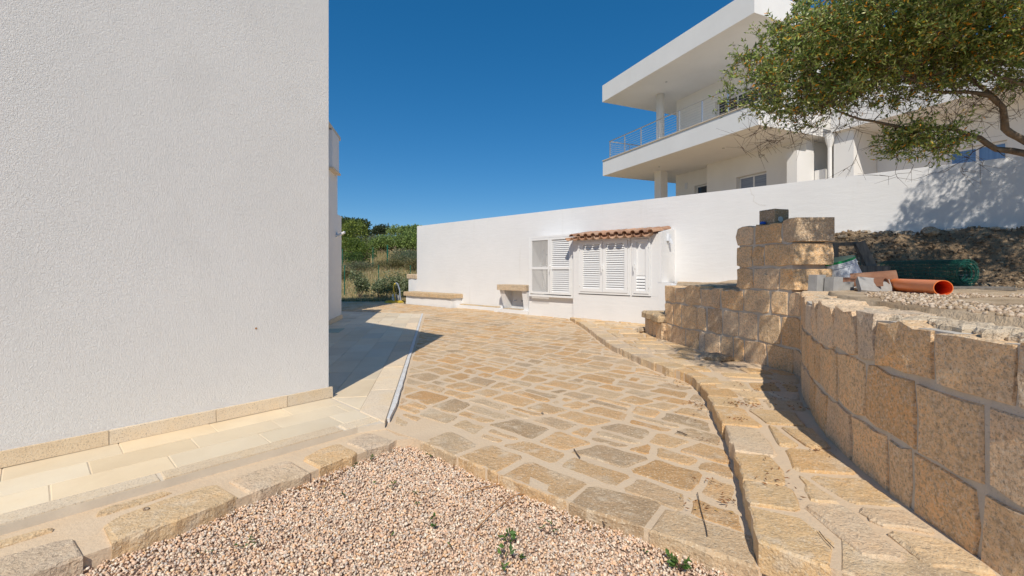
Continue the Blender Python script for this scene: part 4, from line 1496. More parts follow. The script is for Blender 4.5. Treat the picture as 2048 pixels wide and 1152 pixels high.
# ---- the neighbour's house above the garden wall
NA = Vector((.4, -.917, 0)).normalized()          # along its long front, towards the viewer
NB = Vector((.917, .4, 0)).normalized()           # back from the front
C0 = Vector((4.87, 24.0, 0))
def NP(t, r, z):
    p = C0 + NA * t + NB * r
    return Vector((p.x, p.y, z))
bounce_pav = G().prism([(lambda p: (p.x, p.y))(NP(t, r, 0)) for t, r in ((-4, -1.6), (20, -1.6), (20, 12), (-4, 12))], 2.2, 2.95)
bounce_pav.obj('bounce_terrace', 'sand', kind='structure')  # unseen beige slab, added to bounce warm light up to the soffit
nh = thing('neighbour_house', 'white two-storey house with deep flat roof and balcony rising behind the garden wall', 'house', NP(5, 4, 2.6))
def nbox(name, mat, t0, t1, r0, r1, z0, z1, parent=None):
    return G().hexa([NP(t0, r0, z0), NP(t0, r1, z0), NP(t1, r1, z0), NP(t1, r0, z0), NP(t0, r0, z1), NP(t0, r1, z1), NP(t1, r1, z1), NP(t1, r0, z1)]).obj(name, mat, parent or nh)
nbox('roof', 'white_far', 0, 9.12, 0, 10, 10.25, 11.14)
nbox('balcony_slab', 'white_far', .02, 9.26, .02, 10, 6.27, 7.06)
nbox('coping', 'granite', -.01, 9.29, -.02, .32, 7.063, 7.10)
G().tube([NP(2.07, 2.13, 7.05), NP(2.07, 2.13, 10.26)], .20, 20).obj('column', 'white_far', nh, smooth=True)
nbox('column', 'white_far', 1.84, 2.3, 1.95, 2.4, 2.4, 6.275)
# upper storey wall round the glazed door
def wall_with_hole(name, t0, t1, r0, r1, z0, z1, holes):
    g = G()
    def b(a, c, za, zb):
        g.hexa([NP(a, r0, za), NP(a, r1, za), NP(c, r1, za), NP(c, r0, za), NP(a, r0, zb), NP(a, r1, zb), NP(c, r1, zb), NP(c, r0, zb)])
    t = t0
    for h0, h1, hz0, hz1 in holes:
        b(t, h0, z0, z1)
        if hz0 > z0:
            b(h0, h1, z0, hz0)
        b(h0, h1, hz1, z1)
        t = h1
    b(t, t1, z0, z1)
    return g.obj(name, 'white_far', nh)
wall_with_hole('upper_wall', 1.73, 9.0, 3.55, 3.9, 7.05, 10.255, [(4.25, 7.6, 7.1, 9.32)])
nbox('upper_wall', 'white_far', 1.74, 9.0, 3.91, 9.6, 7.05, 10.252)
def window(t0, t1, r, z0, z1, n, pane='glass_dark', name='window'):
    g = G()
    w = .07
    def b(a, c, za, zb, q=.06):
        g.hexa([NP(a, r, za), NP(a, r + q, za), NP(c, r + q, za), NP(c, r, za), NP(a, r, zb), NP(a, r + q, zb), NP(c, r + q, zb), NP(c, r, zb)])
    b(t0, t1, z0, z0 + w); b(t0, t1, z1 - w, z1)
    for k in range(n + 1):
        c = t0 + (t1 - t0 - w) * k / n
        b(c, c + w, z0 + w, z1 - w)
    fr = g.obj(name, 'metal_white', nh)
    for k in range(n):
        c0 = t0 + (t1 - t0 - w) * k / n + w
        c1 = t0 + (t1 - t0 - w) * (k + 1) / n
        nbox('pane', pane, c0, c1, r + .025, r + .035, z0 + w, z1 - w, fr)
    return fr
window(4.26, 7.59, 3.72, 7.11, 9.31, 3, name='balcony_door')
# ground storey
wall_with_hole('lower_wall', 1.6, 4.1, 3.62, 3.9, 2.3, 6.275, [(2.9, 3.72, 4.3, 5.5)])
window(2.91, 3.71, 3.75, 4.31, 5.49, 1)
nbox('meter_box', 'white_plastic', 2.25, 2.45, 3.60, 3.62, 5.45, 5.75)
wall_with_hole('lower_wall', 4.10, 8.88, 3.17, 3.61, 2.3, 6.274, [(5.75, 7.22, 4.1, 5.36)])
window(5.76, 7.21, 3.36, 4.11, 5.35, 2, 'blind')
nbox('lower_wall', 'white_far', 1.61, 8.7, 3.92, 9.4, 2.3, 6.272)
nbox('parapet_wall', 'white_far', 8.5, 8.90, 2.6, 3.6, 2.3, 5.75)
nbox('parapet_wall', 'white_far', 8.905, 9.3, 3.62, 4.8, 2.3, 5.05)
# side wing further right, with its own deep eave
nbox('wing_slab', 'white_far', 9.7, 20, 3.30, 12, 6.27, 7.09)
nbox('wing_parapet', 'white_far', 9.9, 20, 3.75, 11, 7.10, 8.05)
nbox('wing_wall', 'white_far', 9.68, 10.35, 3.5, 4.95, 2.3, 6.274)
wall_with_hole('wing_wall', 10.36, 20, 4.90, 5.2, 2.3, 6.273, [(12.35, 13.75, 3.9, 5.12), (15.4, 16.6, 3.9, 5.12)])
window(12.36, 13.74, 5.02, 3.91, 5.11, 2, 'blue_pane')
window(15.41, 16.59, 5.02, 3.91, 5.11, 2, 'blue_pane')
dp = G().tube([NP(9.60, 3.40, 2.4), NP(9.60, 3.40, 5.75)], .07, 10)
dp.tube([NP(9.60, 3.40, 5.75), NP(9.60, 3.40, 6.05), NP(9.60, 3.40, 6.25)], [.07, .15, .17], 10)
dp.obj('drainpipe', 'white_far', nh)
# railing
ZR = 7.10
posts = [.51 + 1.235 * k for k in range(7)]
rail = G().tube([NP(.45, .13, ZR + .92), NP(9.1, .13, ZR + .92)], .026, 6).obj('railing', 'steel', nh)
G().tube([NP(.51, .13, ZR + .90), NP(.51, 3.5, ZR + .90)], .026, 6).obj('handrail', 'steel', rail)
for t in posts:
    G().hexa([NP(t - .012, .10, ZR - .04), NP(t - .012, .16, ZR - .04), NP(t + .012, .16, ZR - .04), NP(t + .012, .10, ZR - .04), NP(t - .012, .10, ZR + .90), NP(t - .012, .16, ZR + .90), NP(t + .012, .16, ZR + .90), NP(t + .012, .10, ZR + .90)]).obj('post', 'steel', rail)
for k in range(2):
    G().tube([NP(.51, 1.4 + 1.6 * k, ZR - .04), NP(.51, 1.4 + 1.6 * k, ZR + .90)], .02, 6).obj('post', 'steel', rail)
for k in range(7):
    z = ZR + .10 + k * .108
    G().tube([NP(.51, .13, z), NP(9.05, .13, z)], .007, 5).obj('wire', 'steel', rail)
    G().tube([NP(.515, .14, z), NP(.515, 3.4, z)], .007, 5).obj('wire', 'steel', rail)
for t, r, z in ((3.4, 1.3, 10.25), (7.2, 1.3, 10.25), (2.9, 1.3, 6.27), (6.6, 1.4, 6.27)):
    G().tube([NP(t, r, z + .002), NP(t, r, z - .012)], .055, 12).obj('downlight', 'grey_metal', nh)

# ================================================================= VEGETATION
def leaves(name, pts, dirs, length, width, cols, parent, mat='leaf', fold=.25, wts=None, **tags):
    """one folded leaf (two faces) per point"""
    n = len(pts)
    d = dirs / np.maximum(1e-6, np.linalg.norm(dirs, axis=1))[:, None]
    r = rng.normal(size=(n, 3))
    s = np.cross(d, r); s /= np.maximum(1e-6, np.linalg.norm(s, axis=1))[:, None]
    u = np.cross(s, d)
    L = length * rng.uniform(.65, 1.25, n); Wd = width * rng.uniform(.7, 1.2, n)
    base = pts
    tip = pts + d * L[:, None] - u * (L * .12)[:, None]
    mid = pts + d * (L * .48)[:, None]
    a = mid + s * (Wd / 2)[:, None] + u * (Wd * fold)[:, None]
    b = mid - s * (Wd / 2)[:, None] + u * (Wd * fold)[:, None]
    v = np.stack([base, a, tip, b], 1).reshape(-1, 3)
    i = np.arange(n) * 4
    f = np.concatenate([np.stack([i, i + 1, i + 2], 1), np.stack([i, i + 2, i + 3], 1)])
    ci = rng.choice(len(cols), n, p=wts)
    c = np.array(cols)[ci] * rng.uniform(.75, 1.25, (n, 1))
    return np_obj(name, v, f, mat, np.repeat(c, 4, axis=0), parent, **tags)

# ---- the tree leaning in from the right
tree = thing('olive_tree', 'leaning evergreen tree with small olive and orange leaves over the stone wall', 'tree', (5.75, 3.3, .95))
class Nodes:
    def __init__(s):
        s.p, s.r = [], []
limbs = [
    ([(5.75, 3.3, .85), (5.72, 3.4, 1.4), (5.55, 3.6, 1.9), (5.2, 3.9, 2.13), (4.87, 4.2, 2.26), (4.62, 4.25, 2.34), (4.45, 4.25, 2.46), (4.2, 4.25, 2.52), (3.85, 4.25, 2.54), (3.55, 4.25, 2.57), (3.3, 4.22, 2.62), (3.05, 4.2, 2.72), (2.8, 4.15, 2.86)], [.12, .11, .085, .058, .046, .040, .037, .033, .028, .023, .018, .012, .007], 'trunk'),
    ([(5.55, 3.6, 1.9), (5.2, 3.95, 2.25), (4.8, 4.15, 2.36), (4.55, 4.1, 2.50), (4.45, 4.05, 2.68), (4.3, 4.0, 2.76), (4.1, 4.0, 2.80), (3.8, 4.0, 2.84), (3.5, 3.95, 2.90), (3.2, 3.9, 3.0)], [.085, .065, .052, .046, .042, .032, .024, .019, .014, .008], 'limb'),
    ([(4.45, 4.05, 2.68), (4.36, 4.1, 2.85), (4.2, 4.15, 3.05), (4.0, 4.2, 3.2), (3.7, 4.2, 3.4)], [.036, .030, .023, .016, .009], 'limb'),
    ([(5.2, 3.95, 2.25), (5.0, 4.0, 2.6), (4.75, 3.9, 2.75), (4.4, 3.85, 2.82), (4.0, 3.8, 2.95)], [.05, .04, .032, .022, .01], 'limb'),
    ([(5.72, 3.4, 1.4), (5.85, 3.6, 2.2), (5.8, 3.7, 3.0), (5.6, 3.7, 3.7)], [.09, .075, .05, .025], 'limb'),
    ([(5.85, 3.6, 2.2), (6.3, 3.7, 3.0), (6.6, 3.7, 3.9)], [.06, .045, .02], 'limb'),
    ([(5.8, 3.7, 3.0), (5.1, 3.3, 3.4), (4.3, 2.9, 3.5), (3.5, 2.7, 3.6)], [.05, .04, .026, .012], 'limb'),
]
nodes, nrad = [], []
for pts, rad, nm in limbs:
    fine, fr2 = [], []
    for (a, ra), (b, rb) in zip(zip(pts, rad), zip(pts[1:], rad[1:])):
        a, b = Vector(a), Vector(b)
        m = max(2, int((b - a).length / .09))
        for k in range(m):
            t = k / m
            p = a.lerp(b, t)
            w = 0.16 if nm == 'trunk' and p.x > 5 else .3
            off = Vector((nz(p.x * 3, p.z * 3, 1), nz(p.x * 3, p.z * 3, 5), nz(p.x * 3, p.y * 3, 9))) * .05
            fine.append(p + off)
            fr2.append((ra + (rb - ra) * t) * R.uniform(.90, 1.10) * .62)
    fine.append(Vector(pts[-1])); fr2.append(rad[-1] * .62)
    G().tube(fine, fr2, 8).obj(nm, 'bark', tree, smooth=True)
    nodes += [tuple(p) for p in fine]; nrad += fr2

CROWN = [  # centre, radii, share of twigs
    ((2.72, 4.2, 3.05), (.64, .60, .50), 155), ((3.15, 4.2, 3.38), (.70, .7, .55), 150), ((3.50, 4.05, 3.30), (.85, .8, .50), 190),
    ((4.15, 3.9, 3.42), (.95, .9, .48), 200), ((3.75, 4.4, 3.75), (.9, .8, .5), 120), ((4.8, 4.1, 3.7), (.9, .9, .6), 130),
    ((3.05, 2.75, 3.75), (.75, .65, .5), 90), ((4.2, 3.0, 3.8), (1.0, .8, .5), 90), ((5.7, 3.9, 4.0), (1.1, 1.0, .8), 110), ((6.5, 3.8, 4.5), (1.1, 1.1, .9), 90),
    ((3.88, 4.28, 2.42), (.32, .25, .16), 40), ((5.6, 3.0, 3.6), (1.0, .8, .7), 60), ((2.22, 2.5, 3.42), (.42, .75, .24), 75), ((6.2, 4.2, 3.4), (.8, .7, .8), 70), ((4.45, 3.85, 3.16), (.75, .6, .34), 110), ((6.8, 3.7, 4.9), (1.2, 1, .8), 150), ((7.5, 3.4, 4.2), (1, 1, .8), 120), ((6.5, 4.5, 4.0), (.8, .7, .6), 110), ((5.5, 3.6, 4.6), (1.0, .9, .6), 90), ((3.6, 4.1, 3.0), (.6, .5, .3), 60),
]
twg = G()
lp_, ld_ = [], []
att = []
for ci, (c, r, n) in enumerate(CROWN):
    for _ in range(n):
        while True:
            q = Vector((R.uniform(-1, 1), R.uniform(-1, 1), R.uniform(-1, 1)))
            if .25 < q.length < 1:
                break
        p = Vector((c[0] + q.x * r[0], c[1] + q.y * r[1], c[2] + q.z * r[2]))
        att.append((p, True, ci))
# bare twigs underneath
for _ in range(330):
    x = R.uniform(2.5, 4.9)
    att.append((Vector((x, R.uniform(3.7, 4.6), R.uniform(2.62, 3.0) - .0 * x)), False, -1))
for _ in range(70):      # dead brush hanging at the left end
    t = R.random()
    att.append((Vector((2.15 + t * 1.0, R.uniform(4.0, 4.35), 2.28 + .30 * t + R.uniform(-.08, .22))), False, -1))
for _ in range(24):
    att.append((Vector((R.uniform(3.2, 4.7), R.uniform(4.1, 4.5), R.uniform(2.1, 2.5))), False, -1))
na = np.array(nodes)
cap_n = len(na) + len(att) * 5 + 10
buf = np.zeros((cap_n, 3)); buf[:len(na)] = na; cnt = len(na)
rbuf = np.zeros(cap_n); rbuf[:cnt] = nrad
limb_pts = na
att.sort(key=lambda a: min((limb_pts - np.array(a[0])[None]) ** 2 @ np.ones(3)))
for p, leafy, ci in att:
    d2 = ((buf[:cnt] - np.array(p)) ** 2).sum(1)
    k = int(d2.argmin())
    a = Vector(buf[k])
    L = (p - a).length
    if L < .03:
        continue
    m = max(2, min(5, int(L / .10) + 1))
    pts = [a]
    for i in range(1, m + 1):
        t = i / m
        q = a.lerp(p, t) + Vector((R.uniform(-1, 1), R.uniform(-1, 1), R.uniform(-.6, 1) * .8)) * .028 * (1 if i < m else .4) + Vector((0, 0, -.05 * math.sin(t * 3.14) * L))
        pts.append(q)
    r0 = min(rbuf[k] * .7, .0085 if leafy else .006)
    rr = [max(.0016, r0 + (.0018 - r0) * i / m) for i in range(m + 1)]
    twg.tube(pts, rr, 4, cap=False)
    for q, r_ in zip(pts[1:], rr[1:]):
        buf[cnt] = q; rbuf[cnt] = r_; cnt += 1
    if leafy:
        nl = 74 if ci not in (7, 8, 9, 11) else 56
        # a spray of leafy shoots round the twig's end
        for sh in range(7):
            dirv = Vector((R.gauss(0, 1), R.gauss(0, 1), R.gauss(.35, .9))).normalized()
            ln = R.uniform(.09, .24)
            st = pts[-1].lerp(pts[-2], R.uniform(0, .8))
            twg.tube([st, st + dirv * ln], [.0018, .001], 3, cap=False)
            for _ in range(nl // 7 + 1):
                t = R.uniform(.1, 1.05)
                lp_.append(st + dirv * ln * t)
                ld_.append(dirv * .8 + Vector((R.gauss(0, .7), R.gauss(0, .7), R.gauss(0, .7))))
    else:
        for sh in range(3):
            dirv = ((pts[-1] - pts[-2]).normalized() + Vector((R.gauss(0, .7), R.gauss(0, .7), R.gauss(0, .6)))).normalized()
            twg.tube([pts[-1].lerp(pts[-2], R.random()), pts[-1] + dirv * R.uniform(.06, .2)], [.0018, .0009], 3, cap=False)
twg.obj('twigs', 'twig', tree, kind='stuff')
OL = [(0.302, 0.385, 0.089), (0.213, 0.308, 0.068), (0.448, 0.506, 0.147), (0.123, 0.198, 0.047), (0.65, 0.66, 0.315), (0.874, 0.363, 0.032), (0.806, 0.528, 0.053)]
leaves('foliage', np.array(lp_), np.array(ld_), .042, .0155, OL, tree, wts=[.26, .20, .18, .17, .11, .045, .035], kind='stuff')

# ---- bushes and trees on the slope beyond the yard
def bush(name, c, r, n, cols, leaf, label, cat='bush', group=None, lumps=9, trunk=None, fill=.55, wts=None):
    c = Vector((c[0], c[1], c[2] if len(c) > 2 else ground_z(c[0], c[1])))
    o = thing(name, label, cat, c, group)
    rx, ry, rz = r
    cz = trunk[0] if trunk else 0
    blobs = []
    for k in range(lumps):
        a = R.uniform(0, 6.283)
        e = R.uniform(.2, .72) if k else 0
        h = R.uniform(.25, .78)
        blobs.append((Vector((math.cos(a) * e * rx, math.sin(a) * e * ry, cz + h * rz)), R.uniform(.30, .52)))
    per = n // lumps
    P, D = [], []
    for b, k in blobs:
        q = rng.normal(size=(per, 3))
        q /= np.linalg.norm(q, axis=1)[:, None]
        q[:, 2] = np.abs(q[:, 2]) * .9 - .35 * (rng.random(per) < .35)
        rad = rng.uniform(fill, 1.05, per) ** .7
        # knots of leaves with gaps between
        kn = np.array([1 + .28 * mnoise.noise(Vector((x * 3.1 + b.x, y * 3.1 + b.y, z * 3.1))) for x, y, z in q])
        off = q * (rad * kn)[:, None] * np.array([rx * k, ry * k, rz * k])
        P.append(off + np.array(b) + np.array(c)); D.append(q + rng.normal(size=(per, 3)) * .8)
    P = np.concatenate(P); D = np.concatenate(D)
    P[:, 2] = np.maximum(P[:, 2], c.z + .03)
    leaves('crown', P, D, leaf, leaf * .5, cols, o, wts=wts, kind='stuff')
    g = G()
    if trunk:
        g.tube([c + Vector((0, 0, -.1)), c + Vector((.05, 0, cz * .6)), c + Vector((-.03, .05, cz + rz * .35))], [trunk[1], trunk[1] * .8, trunk[1] * .4], 7)
    for b, k in blobs:
        m = c + b * .5 + Vector((0, 0, .05))
        s_ = c + Vector((0, 0, cz * .9 + .02))
        g.tube([s_, m, c + b], [max(.012, rx * .02), max(.008, rx * .014), .004 + rx * .004], 5, cap=False)
    g.obj('trunk', 'bark', o)
    return o
DK = [(0.06, 0.09, 0.027), (0.083, 0.112, 0.03), (0.045, 0.072, 0.024), (0.112, 0.143, 0.042)]
YG = [(0.228, 0.285, 0.048), (0.162, 0.218, 0.042), (0.304, 0.351, 0.067), (0.114, 0.162, 0.038)]
GG = [(0.158, 0.188, 0.09), (0.112, 0.143, 0.068), (0.195, 0.217, 0.112), (0.225, 0.203, 0.128)]
LG = [(0.27, 0.36, 0.099), (0.18, 0.261, 0.063), (0.36, 0.45, 0.153), (0.126, 0.18, 0.045)]
OLV = [(0.16, 0.152, 0.056), (0.208, 0.192, 0.08), (0.128, 0.136, 0.048), (0.256, 0.208, 0.096)]
bush('hillside_tree', (-17.0, 47), (2.8, 3, 2.1), 4200, DK, .26, 'airy dark green tree on the hillside, tallest one against the sky', 'tree', trunk=(.7, .16))
bush('hillside_tree', (-21.3, 52), (3.0, 3, 2.6), 5200, DK, .26, 'dark green hillside tree half hidden by the house on the left', 'tree', trunk=(1.0, .16))
bush('hillside_tree', (-18.2, 61), (2.1, 2.2, 1.7), 3000, [(.065, .09, .045), (.05, .075, .035), (.085, .11, .06)], .26, 'small rounded grey green tree on the middle of the skyline', 'tree', trunk=(.5, .14))
bush('hillside_tree', (-11.4, 50), (2.6, 2.4, 1.75), 4600, LG, .24, 'bright green bushy tree on the skyline beside the end of the white wall', 'tree', trunk=(.3, .14))
bush('round_bush', (-12.4, 33), (2.6, 2.2, 3.0), 7000, YG, .15, 'large rounded olive yellow bush next to the house on the left', fill=.75)
bush('round_bush', (-10.2, 30), (1.35, 1.2, 1.75), 4200, [(.13, .19, .03), (.10, .15, .028), (.18, .24, .045)], .13, 'rounded deep green bush just above the two short fence posts', fill=.75)
bush('leafy_bush', (-10.6, 37), (1.9, 1.5, 1.9), 3600, LG, .17, 'light green leafy bush left in the row across the slope', fill=.7)
bush('leafy_bush', (-8.4, 37.5), (2.0, 1.5, 2.0), 3800, LG, .17, 'light green leafy bush in the middle of the row across the slope', fill=.7)
bush('leafy_bush', (-6.5, 36), (1.8, 1.5, 1.9), 3200, [(.19, .29, .05), (.14, .22, .035), (.25, .34, .07)], .16, 'vivid green leafy bush at the right of the row by the white wall', fill=.7)
bush('scrub', (-7.4, 31), (1.7, 1.3, 1.25), 3200, GG, .10, 'grey green scrub behind the taller fence post')
bush('scrub', (-6.0, 30), (1.5, 1.2, 1.2), 2600, GG, .10, 'grey green scrub close to the end of the white wall')
bush('scrub', (-9.3, 26.5), (1.4, 1.0, .75), 2400, GG, .08, 'low grey green scrub at the foot of the rounded bushes')
bush('scrub', (-7.2, 26.5), (1.2, .9, .95), 2600, OLV, .08, 'low olive scrub right of the taller fence posts')
bush('scrub', (-5.6, 26), (1.1, .9, .8), 2200, OLV, .08, 'low olive brown scrub in front of the white wall end')
bush('scrub', (-8.7, 23), (.9, .7, .5), 1800, OLV, .07, 'small low scrub between the front fence posts')
bush('scrub', (-14.5, 44), (2.4, 2, 1.3), 2600, GG, .14, 'grey scrub patch below the airy dark tree')
bush('scrub', (-11.5, 45), (2.8, 2, 1.5), 2800, GG, .14, 'grey scrub patch below the bright green skyline tree')
FB = [(0.29, 0.329, 0.175), (0.203, 0.245, 0.119), (0.362, 0.392, 0.224), (0.131, 0.175, 0.07)]
bush('garden_shrub', (-6.15, 17.9), (.52, .45, 1.12), 1700, FB, .085, 'pale leafy shrub beside the house, left of the three along the fence', lumps=7, fill=.3)
bush('garden_shrub', (-5.35, 17.9), (.42, .4, .80), 900, FB, .085, 'smaller sparse shrub between the two bigger ones along the fence', lumps=6, fill=.3)
bush('garden_shrub', (-4.75, 17.8), (.62, .45, 1.05), 2100, FB, .085, 'widest leafy shrub along the fence, left of the hose stand', lumps=8, fill=.3)
bush('garden_shrub', (-4.05, 17.7), (.40, .4, 1.12), 1300, FB, .085, 'leafy shrub directly behind the hose stand', lumps=6, fill=.3)

# dry grass on the slope
gp = []
while len(gp) < 42000:
    y = 17.3 + (rng.random() ** 1.5) * 21
    x = -y * rng.uniform(.19, .46)
    s, o = wall_sd(x, y)
    if mnoise.noise(Vector((x * .45, y * .45, 3))) > -.28:
        gp.append((x, y, ground_z(x, y)))
gp = np.array(gp)
gd = rng.normal(size=(len(gp), 3)) * np.array([.35, .35, .2]) + np.array([0, 0, 1.0])
tall = .16 + .34 * np.clip((gp[:, 1] - 21) / 8, 0, 1)
def blades(name, p, d, h, w, cols, **tags):
    n = len(p)
    d = d / np.linalg.norm(d, axis=1)[:, None]
    s = np.cross(d, rng.normal(size=(n, 3))); s /= np.linalg.norm(s, axis=1)[:, None]
    h = h * rng.uniform(.5, 1.3, n)
    v = np.stack([p - s * w, p + s * w, p + d * h[:, None]], 1).reshape(-1, 3)
    f = np.arange(n * 3).reshape(-1, 3)
    c = np.array(cols)[rng.integers(0, len(cols), n)] * rng.uniform(.75, 1.2, (n, 1))
    return np_obj(name, v, f, 'leaf', np.repeat(c, 3, axis=0), **tags)
blades('dry_grass', gp, gd, tall, .014, [(.62, .49, .27), (.70, .57, .34), (.50, .38, .20), (.40, .36, .16), (.24, .27, .10)], kind='stuff')

# ---- fences at the foot of the slope
def fence(name, label, posts, mesh):
    o = thing(name, label, 'fence', posts[0][:3])
    for x, y, z, h, r in posts:
        G().tube([(x, y, z - .2), (x, y, z + h)], r, 6).obj('post', 'green_post', o)
    if mesh:
        g = G()
        for (x0, y0, z0, h0, r0), (x1, y1, z1, h1, r1) in zip(posts, posts[1:]):
            L = math.hypot(x1 - x0, y1 - y0)
            n = int(L / .10)
            for i in range(n):
                for dk in (1, -1):
                    t0, t1 = i / n, (i + dk * 8) / n
                    t1 = max(0, min(1, t1))
                    a = Vector((x0 + (x1 - x0) * t0, y0 + (y1 - y0) * t0, z0 + (z1 - z0) * t0 + .05))
                    b = Vector((x0 + (x1 - x0) * t1, y0 + (y1 - y0) * t1, z0 + (z1 - z0) * t1 + .05 + (abs(t1 - t0) * L) * 1.5))
                    g.tube([a, b], .0028, 3, cap=False)
        g.obj('wire_netting', 'green_wire', o, kind='stuff')
    return o
fence('wire_fence', 'row of thin green metal fence posts behind the garden shrubs', [(-7.15, 19, -.02, 1.43, .022), (-6.65, 22.2, .45, 1.0, .022), (-5.25, 23.0, .55, .9, .022), (-3.2, 24.0, .6, .9, .022)], False)
fence('wire_fence', 'taller green posts with wire netting higher on the slope', [(-10.9, 28.6, ground_z(-10.9, 28.6), 1.5, .028), (-8.75, 28, ground_z(-8.75, 28), 1.55, .028), (-7.78, 27.8, ground_z(-7.78, 27.8), 1.65, .045), (-5.2, 27.3, ground_z(-5.2, 27.3), 1.5, .028)], True)

# ---- garden tap post with hoses
hs = thing('hose_stand', 'short grey tap post with yellow and grey hoses looped over it', 'tap post', (-4.36, 16.65, 0))
hb = Vector((-4.36, 16.65, 0))
G().prism([(hb.x - .11, hb.y - .08), (hb.x + .02, hb.y - .08), (hb.x + .02, hb.y + .08), (hb.x - .11, hb.y + .08)], -.03, .29).obj('base_block', 'block', hs)
G().prism([(hb.x + .04, hb.y - .07), (hb.x + .16, hb.y - .07), (hb.x + .16, hb.y + .08), (hb.x + .04, hb.y + .08)], -.03, .25).obj('base_block', 'paver_grey', hs)
G().tube([hb + Vector(v) for v in ((.03, -.10, .02), (-.01, -.10, .25), (-.05, -.10, .54), (-.03, -.10, .66), (.03, -.09, .71))], .022, 7).obj('yellow_hose', 'yellow', hs)
G().tube([hb + Vector(v) for v in ((-.03, -.06, .67), (.04, -.06, .72), (.10, -.06, .68), (.17, -.06, .47), (.19, -.06, .22), (.23, -.08, .02))], .024, 7).obj('grey_hose', 'hosegrey', hs)
g = G()
for k in range(3):
    g.tube([hb + Vector((math.cos(a) * (.34 - .03 * k) + .02, math.sin(a) * .22 - .28, .012 + .022 * k)) for a in np.linspace(0, 6.0, 26)], .016, 6)
tag(g.obj('hose_coil', 'yellow'), 'yellow hose coiled on the paving at the foot of the tap post', 'hose')

# ================================================================= SMALL THINGS
def gpt(px, py, z):
    y = (1.2 - z) * FPX / (py - 540)
    return Vector(((px - 1024) / FPX * y, y, z))
def weed(p, size, nleaf, label, group=None, kind='leaf', cols=((.10, .20, .045), (.07, .15, .03), (.14, .25, .06))):
    p = p + Vector((0, 0, .010))
    size *= 1.25
    o = thing('weed', label, 'weed', p, group)
    P, D = [], []
    g = G()
    for k in range(max(2, nleaf // 4)):
        a = R.uniform(0, 6.28)
        t = p + Vector((math.cos(a) * size * R.uniform(.3, 1), math.sin(a) * size * R.uniform(.3, 1), size * R.uniform(.25, .9)))
        g.tube([p + Vector((0, 0, -.01)), p.lerp(t, .5) + Vector((0, 0, size * .15)), t], [.0016, .0013, .0008], 4, cap=False)
        for _ in range(4):
            q = p.lerp(t, R.uniform(.45, 1))
            P.append(q); D.append(Vector((math.cos(a) + R.gauss(0, .7), math.sin(a) + R.gauss(0, .7), R.uniform(-.1, .7))))
    g.obj('stem', 'twig', o)
    for q in range(0):
        pass
    n0 = rng.random()
    leaves('leaves', np.array(P), np.array(D), size * .62, size * (.34 if kind == 'leaf' else .10), [tuple(c) for c in cols], o, kind='stuff')
    return o
GR = -.112
for px, py, s, n, lab in ((1360, 1138, .042, 44, 'biggest bright green weed patch at the corner where gravel meets the paving'),
                          (1452, 1130, .036, 26, 'bright green weed tuft beside the end of the raised path'),
                          (1003, 1132, .045, 14, 'tall narrow weed in the gravel at the bottom edge of the picture'),
                          (1033, 1122, .035, 8, 'short weed right next to the tall narrow one'),
                          (1096, 1068, .045, 14, 'spiky grass-like weed in the open gravel'),
                          (1020, 1086, .042, 18, 'dull green weed with a dark dry stalk in the gravel'),
                          (870, 1055, .034, 12, 'round-leaved small weed in the middle of the gravel'),
                          (784, 980, .032, 10, 'dark green weed sprout left in the upper gravel'),
                          (686, 992, .030, 9, 'small weed in the gravel left of the others'),
                          (868, 918, .030, 10, 'weed sprout at the gravel edge just below the paving corner'),
                          (745, 925, .028, 8, 'weed sprout against the stone border'),
                          (518, 1090, .040, 12, 'grassy weed sprig in the gravel nearest the left border'),
                          (405, 1112, .026, 6, 'tiny weed seedling left of the grassy sprig')):
    weed(gpt(px, py, GR), s, n, lab, 'weeds in the gravel', 'grass' if 'grass' in lab else 'leaf')
for px, py in ((485, 1099), (832, 990), (755, 970), (903, 1096), (785, 1075), (835, 1014), (709, 935), (640, 955), (1290, 1110)):
    weed(gpt(px, py, GR), R.uniform(.016, .024), 5, 'tiny green seedling scattered in the pink gravel', 'weeds in the gravel')

# dry leaves and needles swept along the step
pl, dl = [], []
def scatter(px, py, z, n, spread):
    c = gpt(px, py, z)
    for _ in range(n):
        q = c + Vector((R.gauss(0, spread), R.gauss(0, spread), R.uniform(.001, .012)))
        pl.append(q); dl.append(Vector((R.gauss(0, 1), R.gauss(0, 1), R.gauss(0, .18))))
for px, py, n, sp in ((1485, 808, 46, .05), (1512, 812, 16, .04), (1480, 838, 12, .035), (1560, 800, 20, .09), (1545, 775, 20, .12), (1600, 815, 18, .06), (1520, 930, 5, .06), (1560, 968, 14, .05), (1500, 770, 12, .1), (1640, 900, 10, .06), (1580, 770, 26, .1)):
    scatter(px, py, PATH_Z + .012, n, sp)
for px, py, n, sp in ((1392, 807, 26, .05), (1362, 768, 20, .06), (1400, 820, 12, .04), (1385, 835, 8, .05), (1410, 880, 8, .03), (1420, 970, 10, .05), (1458, 1005, 16, .03), (1385, 1008, 12, .05), (1320, 752, 10, .08)):
    scatter(px, py, zp(4) + .012, n, sp)
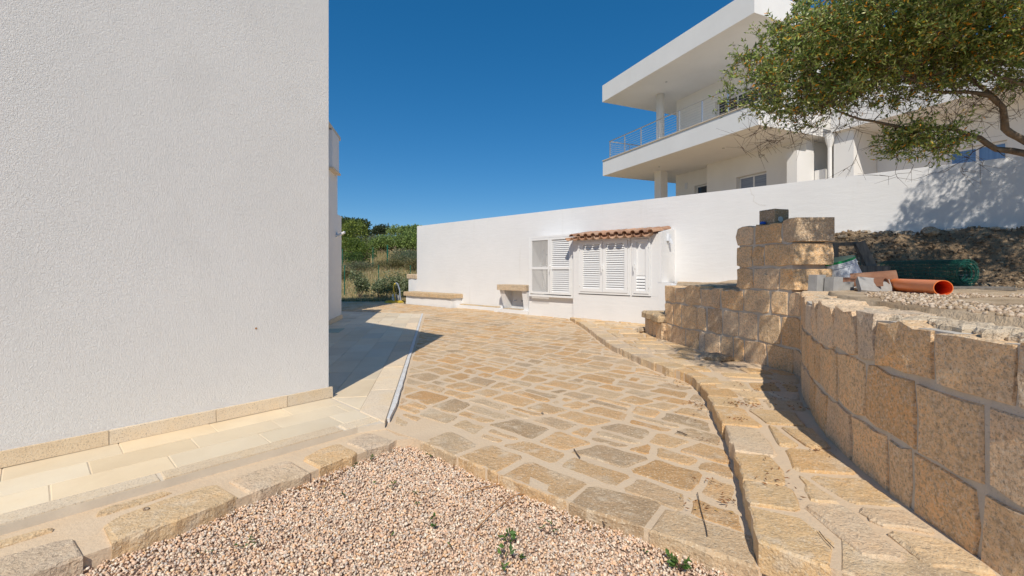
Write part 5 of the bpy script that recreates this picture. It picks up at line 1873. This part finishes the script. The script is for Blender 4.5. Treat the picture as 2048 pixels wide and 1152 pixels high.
for px, py, n, sp in ((652, 970, 26, .05), (600, 975, 14, .03), (980, 975, 16, .09), (1100, 985, 24, .08), (1010, 1010, 12, .06), (1190, 1045, 20, .05)):
    scatter(px, py, GR + .006, n, sp)
leaves('leaf_litter', np.array(pl), np.array(dl), .030, .0085, [(.36, .15, .045), (.44, .22, .08), (.28, .12, .05), (.22, .12, .06), (.50, .33, .12)], None, kind='stuff')
# single twigs
for pts, z, r, lab in ((((1148, 898), (1152, 905), (1160, 915)), -.036, .004, 'short dark twig lying on the paving near the gravel'),
                       (((1395, 985), (1402, 1020), (1412, 1055), (1415, 1072)), -.034, .0022, 'long thin dry stalk on the paving near the step'),
                       (((1354, 862), (1366, 866), (1374, 870)), -.034, .004, 'dark curled twig on the paving beside the step'),
                       (((1638, 1062), (1650, 1078), (1668, 1096)), .068, .002, 'thin dark stalk across a mortar joint of the raised path'),
                       (((1178, 998), (1188, 1022), (1200, 1040), (1215, 1046)), -.085, .005, 'curved brown dry stem hanging over the paving edge')):
    g = G()
    g.tube([gpt(x, y, z + .004 + R.uniform(0, .004)) for x, y in pts], r, 5)
    if 'curved' in lab:
        g.tube([gpt(x, y, z + .004) for x, y in ((1183, 1012), (1205, 1030), (1228, 1048))], r * .8, 5)
        g.tube([gpt(x, y, z + .006) for x, y in ((1176, 1000), (1196, 1026), (1210, 1052))], r * .7, 5)
    tag(g.obj('twig', 'twig'), lab, 'twig')
# roots trailing over the gravel
for pts, lab in ((((930, 985), (985, 970), (1020, 968), (1060, 974)), 'thin brown root trailing over the gravel towards the paving edge'),
                 (((905, 935), (912, 920), (916, 905)), 'short reddish root at the gravel corner'),
                 (((950, 1060), (990, 1020), (1030, 990), (1080, 985)), 'long thin root curving across the middle of the gravel')):
    g = G()
    g.tube([gpt(x, y, GR + .012 + R.uniform(0, .006)) for x, y in pts], .0028, 5)
    tag(g.obj('root', 'litter'), lab, 'root')
rock('pebble', gpt(293, 1018, -.03), .014, 'dark brown pebble lying on a grey stone of the border', col=(.20, .13, .09), seed=5)
rock('pebble', gpt(1085, 826, -.03), .012, 'small dark pebble lying on the paving', col=(.10, .09, .085), seed=6)
